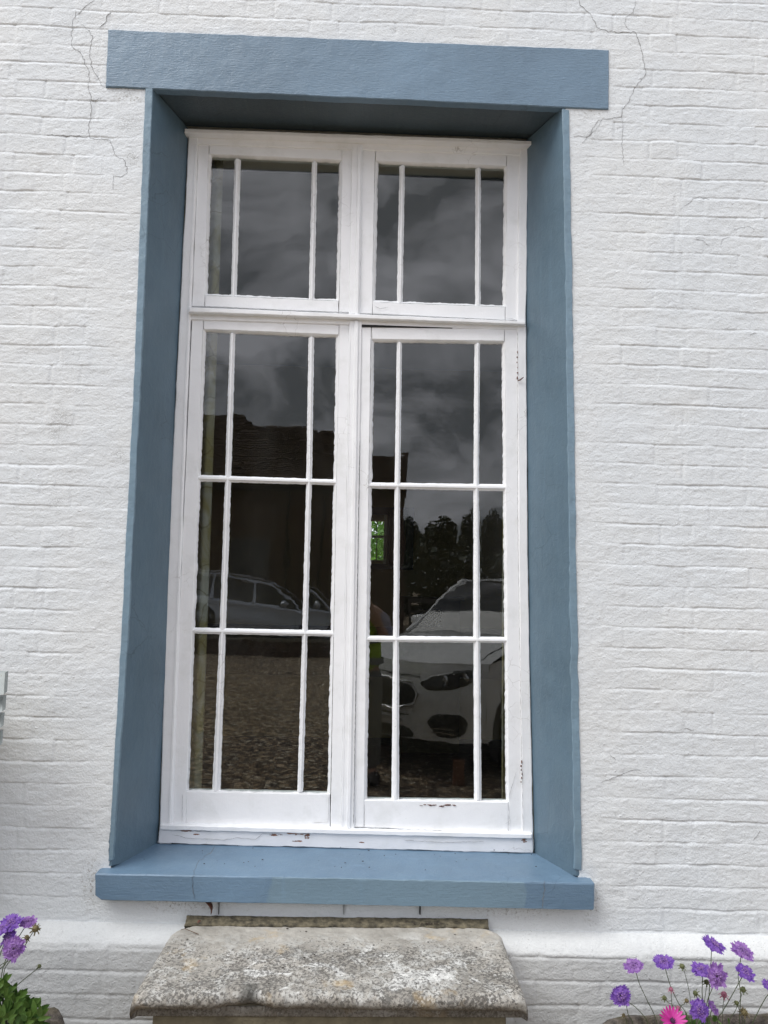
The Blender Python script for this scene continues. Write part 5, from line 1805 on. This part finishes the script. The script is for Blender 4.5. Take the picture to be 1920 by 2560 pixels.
def scabious(parent, c, r, d, seed):
    rr = random.Random(seed)
    a, b2, n_ = basis(d)
    m_ = MB()
    for ring, (cnt, ln, w, dr, h) in enumerate(((13, .98, .27, .15, -.05), (13, .76, .22, .5, .08), (13, .55, .18, .8, .16))):
        for i in range(cnt):
            an = 2 * math.pi * (i + .5 * ring + rr.uniform(-.2, .2)) / cnt
            o_ = a * math.cos(an) + b2 * math.sin(an)
            petal_blade(m_, c + n_ * h * r + o_ * r * .12, o_, n_, r * ln * rr.uniform(.72, 1.1), r * w * rr.uniform(.7, 1.1), dr - .35, rr)
    ob = m_.build('flower_head', M_PETAL2 if seed % 5 in (1, 4) else M_PETAL, parent)
    m2 = MB()
    for i in range(46):
        an, q = rr.uniform(0, 6.28), math.sqrt(rr.random()) * .5 * r
        p_ = c + (a * math.cos(an) + b2 * math.sin(an)) * q + n_ * (.20 * r + .16 * r * (1 - (q / (.5 * r)) ** 2))
        m2.ball(p_, r * rr.uniform(.035, .065), 5, 4)
        if rr.random() < .5:
            m2.tube([p_, p_ + n_ * r * .14 + a * rr.uniform(-.05, .05) * r], r * .012, 3)
    m2.build('florets', M_PINC, ob)
    m3 = MB()
    for i in range(9):
        an = 2 * math.pi * i / 9
        o_ = a * math.cos(an) + b2 * math.sin(an)
        petal_blade(m3, c - n_ * r * .12, o_, -n_, r * .42, r * .06, .1, rr, False)
    m3.build('sepals', M_BUD, ob)


def budhead(parent, c, r, d, mat, seed, spiky=False):
    rr = random.Random(seed)
    a, b2, n_ = basis(d)
    m_ = MB().ball(c, r * .62, 10, 8)
    for i in range(26 if spiky else 12):
        v = (a * rr.gauss(0, 1) + b2 * rr.gauss(0, 1) + n_ * rr.uniform(.1, 1.6)).normalized()
        if spiky:
            m_.tube([c + v * r * .4, c + v * r * 1.05], [r * .09, r * .02], 4)
        else:
            m_.ball(c + v * r * .45, r * .26, 6, 5)
    for i in range(7):
        an = 2 * math.pi * i / 7
        petal_blade(m_, c - n_ * r * .2, a * math.cos(an) + b2 * math.sin(an), n_, r * 1.15, r * .13, .35, rr, False)
    m_.build('bud', mat, parent)


def stem(parent, pts, r=.0012):
    P = [Vector(p_) for p_ in pts]
    out = []
    for i in range(len(P) - 1):
        p0_, p1_, p2, p3 = P[max(i - 1, 0)], P[i], P[i + 1], P[min(i + 2, len(P) - 1)]
        for k in range(6):
            t = k / 6
            out.append(.5 * ((2 * p1_) + (p2 - p0_) * t + (2 * p0_ - 5 * p1_ + 4 * p2 - p3) * t * t + (3 * p1_ - p0_ - 3 * p2 + p3) * t ** 3))
    out.append(P[-1])
    MB().tube(out, r, 5).build('stem', M_STEM, parent, 179)


def rp(x, y, dy=0):
    return Vector(at(1460 + x / 3.606, 2260 + y / 3.606, FYY + dy))


def lp(x, y, dy=0):
    return Vector(at(x / 5.53, 2200 + y / 5.53, FYY + dy))


potr = Vector(at(1720, 2555, FYY))
# right-hand plant
sc = thing('scabious_plant', (potr.x, FYY, .30), 'lilac scabious with nine open flowers on thin stems in the right hand trough', 'plant', 'scabious plants in stone troughs')
PR = 3.606 * 630                                          # crop pixels per metre at the flowers
px_m = 3.606 * FPX / (FYY - CP[1])
root_z = 0.335
for k, (x, y, r, d, st_, dy) in enumerate([
    (330, 825, 84, (-.1, -1, .25), [(375, 895), (400, 1000), (440, 1090)], -.02), (450, 560, 80, (-.35, -.35, 1), [(465, 600), (500, 720), (560, 850), (660, 1085)], 0),
    (715, 525, 82, (-.2, -.35, 1), [(728, 565), (780, 740), (850, 890), (925, 1020)], 0), (1165, 372, 96, (.25, -.3, 1), [(1150, 415), (1145, 520), (1135, 700), (1120, 1000)], .03),
    (1425, 428, 98, (.2, -.4, 1), [(1415, 475), (1402, 575), (1390, 660), (1412, 820), (1400, 1070)], .02), (1055, 597, 80, (-.1, -.3, 1), [(1070, 640), (1065, 800), (1082, 920), (1100, 1060)], -.02),
    (1195, 650, 92, (.1, -1, .35), [(1165, 740), (1110, 890), (1115, 1060)], -.05), (1448, 615, 80, (.25, -.5, 1), [(1430, 650), (1330, 830), (1250, 970), (1205, 1070)], -.02),
    (1040, 948, 80, (-.05, -1, .3), [(1045, 1000), (1060, 1080)], -.06), (1160, 935, 58, (.6, -.5, .7), [(1150, 960), (1130, 1080)], -.01), (1672, 745, 60, (.1, -.5, 1), [(1680, 800), (1700, 1000)], 0)]):
    c = rp(x, y, dy)
    scabious(sc, c, r / px_m * .90, d, 100 + k)
    pts = [c - Vector(d).normalized() * r / px_m * .1] + [rp(a, b2, dy * (1 - i / len(st_))) for i, (a, b2) in enumerate(st_)]
    lastp = pts[-1].copy()
    lastp.z = root_z - .03
    stem(sc, pts + [lastp])
for k, (x, y, r, mat, sp_, st_) in enumerate([
    (785, 770, 28, M_RED, 0, [(788, 850), (795, 960)]), (885, 562, 34, M_BUD, 0, [(905, 610), (950, 800), (968, 1010)]), (725, 848, 30, M_BUD, 0, [(760, 890), (810, 960)]),
    (925, 872, 26, M_SEED, 0, [(905, 900), (865, 975)]), (1005, 805, 32, M_BUD, 0, [(1050, 840), (1100, 910), (1110, 1050)]), (1105, 705, 34, M_BUD, 0, [(1100, 780), (1085, 900), (1090, 1050)]),
    (1262, 818, 38, M_RED, 0, [(1255, 900), (1248, 1080)]), (1435, 772, 36, M_BUD, 0, [(1405, 870), (1360, 970), (1310, 1080)]), (1375, 892, 28, M_BUD, 0, [(1395, 940), (1430, 1070)]),
    (1445, 978, 44, M_SEED, 1, [(1447, 1020), (1450, 1080)]), (358, 1003, 22, M_SEED, 0, [(375, 1030), (385, 1085)]), (850, 940, 30, M_RED, 0, [(855, 980), (860, 1060)])]):
    c = rp(x, y, -.01)
    budhead(sc, c, r / px_m, (0, -.3, 1) if y != 805 else (-.8, -.3, .4), mat, 200 + k, sp_)
    pts = [c] + [rp(a, b2, -.005) for a, b2 in st_]
    lastp = pts[-1].copy()
    lastp.z = root_z - .03
    stem(sc, pts + [lastp], .0009)
stem(sc, [rp(1700, 790), rp(1655, 822), rp(1590, 930), rp(1515, 1085), rp(1490, 1150)])
stem(sc, [rp(400, 885, -.02), rp(470, 935, -.02), rp(555, 1030, -.02), rp(580, 1100, -.02)], .0011)


def leaf_blade(m_, base, d, L, Wd, upv, rr, curl=.3):
    d, upv = Vector(d).normalized(), Vector(upv)
    side = d.cross(upv).normalized()
    nn_ = side.cross(d).normalized()
    V = []
    for i in range(6):
        t = i / 5
        w = Wd * (math.sin(math.pi * (.10 + .88 * t ** .8)) ** .8)
        p_ = base + d * L * t - Vector((0, 0, 1)) * curl * L * t * t
        V += [p_ - side * w + nn_ * w * .35, p_, p_ + side * w + nn_ * w * .35]
    F = []
    for i in range(5):
        F += [(i * 3, i * 3 + 1, i * 3 + 4, i * 3 + 3), (i * 3 + 1, i * 3 + 2, i * 3 + 5, i * 3 + 4)]
    m_.add(V, F)


def tuft(parent, c, n_, rad, L, Wd, seed, mat=M_GRN, zspread=.02, name='leaves', upb=.9):
    rr = random.Random(seed)
    m_ = MB()
    for i in range(n_):
        a, q = rr.uniform(0, 6.28), rad * math.sqrt(rr.random())
        b0 = c + Vector((q * math.cos(a), q * math.sin(a) * .7, rr.uniform(-zspread, zspread)))
        a2 = a + rr.gauss(0, .9)
        d = Vector((math.cos(a2) * rr.uniform(.2, 1), math.sin(a2) * rr.uniform(.2, 1) - .15, rr.uniform(.35, upb + .3)))
        leaf_blade(m_, b0, d, L * rr.uniform(.6, 1.15), Wd * rr.uniform(.7, 1.2), (0, 0, 1) if abs(d.z) < .95 else (0, -1, 0), rr)
    m_.build(name, mat, parent, 179)


rc = rp(1000, 1105)
tuft(sc, Vector((rc.x, FYY, root_z + .03)), 130, .05, .075, .0024, 3, name='leaves', upb=1.2)
tuft(sc, Vector((rp(1300, 1100).x, FYY, root_z + .01)), 70, .09, .065, .003, 4, name='leaves', upb=1.2)
m_ = MB()
leaf_blade(m_, rp(1175, 1060), (.02, -.1, 1), .032, .008, (0, -1, .1), R)
leaf_blade(m_, rp(1310, 1085), (-.15, 0, 1), .028, .003, (0, -1, .1), R)
m_.build('leaves', M_GRN, sc, 179)
# magenta daisy in the same trough
dc = rp(795, 1058, -.05)
dz = thing('daisy_plant', (dc.x, dc.y, root_z), 'magenta pink daisy opening at the rim of the right hand trough', 'plant')
rr = random.Random(4)
m_ = MB()
n3 = Vector((.05, -.62, .78)).normalized()
a3, b3, _ = basis(n3)
for i in range(19):
    an = 2 * math.pi * i / 19
    o_ = (a3 * math.cos(an) + b3 * math.sin(an) + n3 * .28).normalized()
    s3 = o_.cross(n3).normalized()
    L, w = 118 / px_m * rr.uniform(.9, 1.06), 11.5 / px_m
    V = []
    for k in range(7):
        t = k / 6
        ww = w * (.35 + .65 * math.sin(min(1, t * 1.1) * 2.3)) * (1 if k < 6 else .15)
        p_ = dc + o_ * L * (.12 + .88 * t) + n3 * L * .10 * t * t
        V += [p_ - s3 * ww, p_ - n3 * ww * .3, p_ + s3 * ww]
    F = []
    for k in range(6):
        F += [(k * 3, k * 3 + 1, k * 3 + 4, k * 3 + 3), (k * 3 + 1, k * 3 + 2, k * 3 + 5, k * 3 + 4)]
    m_.add(V, F)
fh = m_.build('petals', M_MAG, dz, 179)
m_ = MB().ball(dc + n3 * .003, .007, 12, 8)
for i in range(30):
    an, q = rr.uniform(0, 6.28), rr.uniform(.002, .008)
    m_.ball(dc + a3 * q * math.cos(an) + b3 * q * math.sin(an) + n3 * .009, .0013, 5, 4)
m_.build('disc', plain('dark_purple_disc', (.05, .012, .05), .6, nz=.4, nzs=300), dz, 60)
stem(dz, [dc, dc + Vector((0, .02, -.03)), Vector((dc.x, dc.y + .03, root_z - .02))], .002)
tuft(dz, Vector((rp(560, 1090).x, FYY, root_z + .0)), 34, .05, .032, .006, 8, zspread=.004)
tuft(dz, Vector((dc.x - .01, FYY + .01, root_z - .005)), 26, .035, .030, .006, 18, zspread=.004)

M_POT = mat_pot()


def trough(name, label, x0, x1, y0, y1, zt, seed):
    t = thing(name, ((x0 + x1) / 2, (y0 + y1) / 2, 0), label, 'planter', 'stone troughs in front of the wall')
    cx_, cy_ = (x0 + x1) / 2, (y0 + y1) / 2
    n_ = 96
    rows_ = [(1.0, 0), (1.03, .05), (1.02, zt * .5), (1.03, zt - .04), (1.015, zt - .012), (.985, zt), (.90, zt + .002), (.86, zt - .01), (.85, zt - .05)]
    V = np.zeros((len(rows_), n_, 3))
    for j, (s, z) in enumerate(rows_):
        for k in range(n_):
            a = 2 * math.pi * k / n_
            ca, sa = math.cos(a), math.sin(a)
            q = (abs(ca) ** 5 + abs(sa) ** 5) ** (-1 / 5)
            V[j, k] = (cx_ + (x1 - x0) / 2 * s * ca * q, cy_ + (y1 - y0) / 2 * s * sa * q, z)
    V += vn(V, .05, seed=seed)[..., None] * .004 + vn(V, .02, seed=seed + 1)[..., None] * .002
    idx = np.arange(len(rows_) * n_).reshape(len(rows_), n_)
    F = np.stack([idx[:-1], np.roll(idx[:-1], -1, 1), np.roll(idx[1:], -1, 1), idx[1:]], -1).reshape(-1, 4)
    mesh_obj('trough', V.reshape(-1, 3), F, M_POT, t, 60)
    MB().box(x0 + .07 * (x1 - x0), x1 - .07 * (x1 - x0), y0 + .07 * (y1 - y0), y1 - .07 * (y1 - y0), zt - .06, zt - .028).build('soil', plain('potting_soil', (.02, .014, .01), .95, bump=.01) if 'potting_soil' not in bpy.data.materials else bpy.data.materials['potting_soil'], t)
    return t


rimr = at(1524, 2559, FYY)
trough('stone_trough', 'speckled grey stone trough at the lower right under the scabious flowers', rp(215, 1090).x, rp(215, 1090).x + .75, FYY - .16, FYY + .14, rp(660, 993, .14).z, 5)
riml = lp(745, 1850)
trough('stone_trough', 'rough brown stone trough at the lower left behind green leaves', riml.x - .72, riml.x, FYY - .16, FYY + .14, lp(650, 1735, .14).z, 9)

# left-hand plants
pm2 = 5.53 * FPX / (FYY - CP[1])
s2 = thing('scabious_plant', (riml.x - .3, FYY, .30), 'lilac scabious leaning in from the left edge above green leaves', 'plant', 'scabious plants in stone troughs')
for k, (x, y, r, d, st_, dy) in enumerate([
    (150, 605, 150, (-.15, -.45, 1), [(120, 690), (60, 830), (-60, 1080)], 0), (385, 585, 115, (.25, -.3, 1), [(340, 660), (240, 820), (60, 1150)], .02), (10, 690, 110, (-.3, -.5, 1), [(-10, 760), (-80, 950)], -.02),
    (125, 800, 110, (-.3, -.8, .6), [(60, 890), (-10, 1080)], -.02), (192, 945, 142, (.2, -1, .35), [(130, 1060), (60, 1180), (-20, 1260)], -.05)]):
    c = lp(x, y, dy)
    scabious(s2, c, r / pm2 * .86, d, 300 + k)
    stem(s2, [c] + [lp(a, b2, dy) for a, b2 in st_] + [lp(st_[-1][0] - 60, 1500, 0)], .0013)
for k, (x, y, r, mat, sp_, st_) in enumerate([(490, 675, 68, M_SEED, 1, [(430, 760), (320, 940), (150, 1100), (-40, 1240)]), (370, 800, 50, M_SEED, 0, [(330, 830), (200, 1050), (60, 1250)]), (545, 1190, 36, M_BUD, 0, [(500, 1240), (350, 1360), (215, 1490)])]):
    c = lp(x, y, -.01)
    budhead(s2, c, r / pm2, (.6, -.3, 1), mat, 400 + k, sp_)
    stem(s2, [c] + [lp(a, b2, 0) for a, b2 in st_] + [lp(st_[-1][0] - 20, 1650)], .0012)
ls = thing('leafy_plant', (riml.x - .2, FYY, .3), 'dense fleshy green leaves spilling over the lower left trough', 'plant')
rr = random.Random(21)
m_ = MB()
for i in range(330):
    x = rr.uniform(-420, 560)
    ymin = 1330 + max(0, (x - 60)) * .72 if x > 60 else 1290
    y = rr.uniform(max(ymin, 1290) + 90, 2150)
    b0 = lp(x, y, rr.uniform(-.10, .06) - (y - 1500) / 9000)
    ang = rr.gauss(.25, .7)
    d = Vector((math.sin(ang), rr.uniform(-.5, .1), math.cos(ang)))
    leaf_blade(m_, b0, d, rr.uniform(.026, .044), rr.uniform(.0058, .0088), (0, -1, .3), rr, .15)
m_.build('leaves', M_GRN, ls, 179)
m_ = MB()
for i in range(26):
    x = -400 + i * 35
    m_.tube([lp(x * .7, 2300, .05), lp(x, 1900, .02), lp(x + 30, 1600 + max(0, x) * .5, -.01)], [.003, .0022, .0012], 5)
m_.build('stem', M_STEM, ls, 60)
S.cycles.max_bounces = 8
S.cycles.transparent_max_bounces = 24
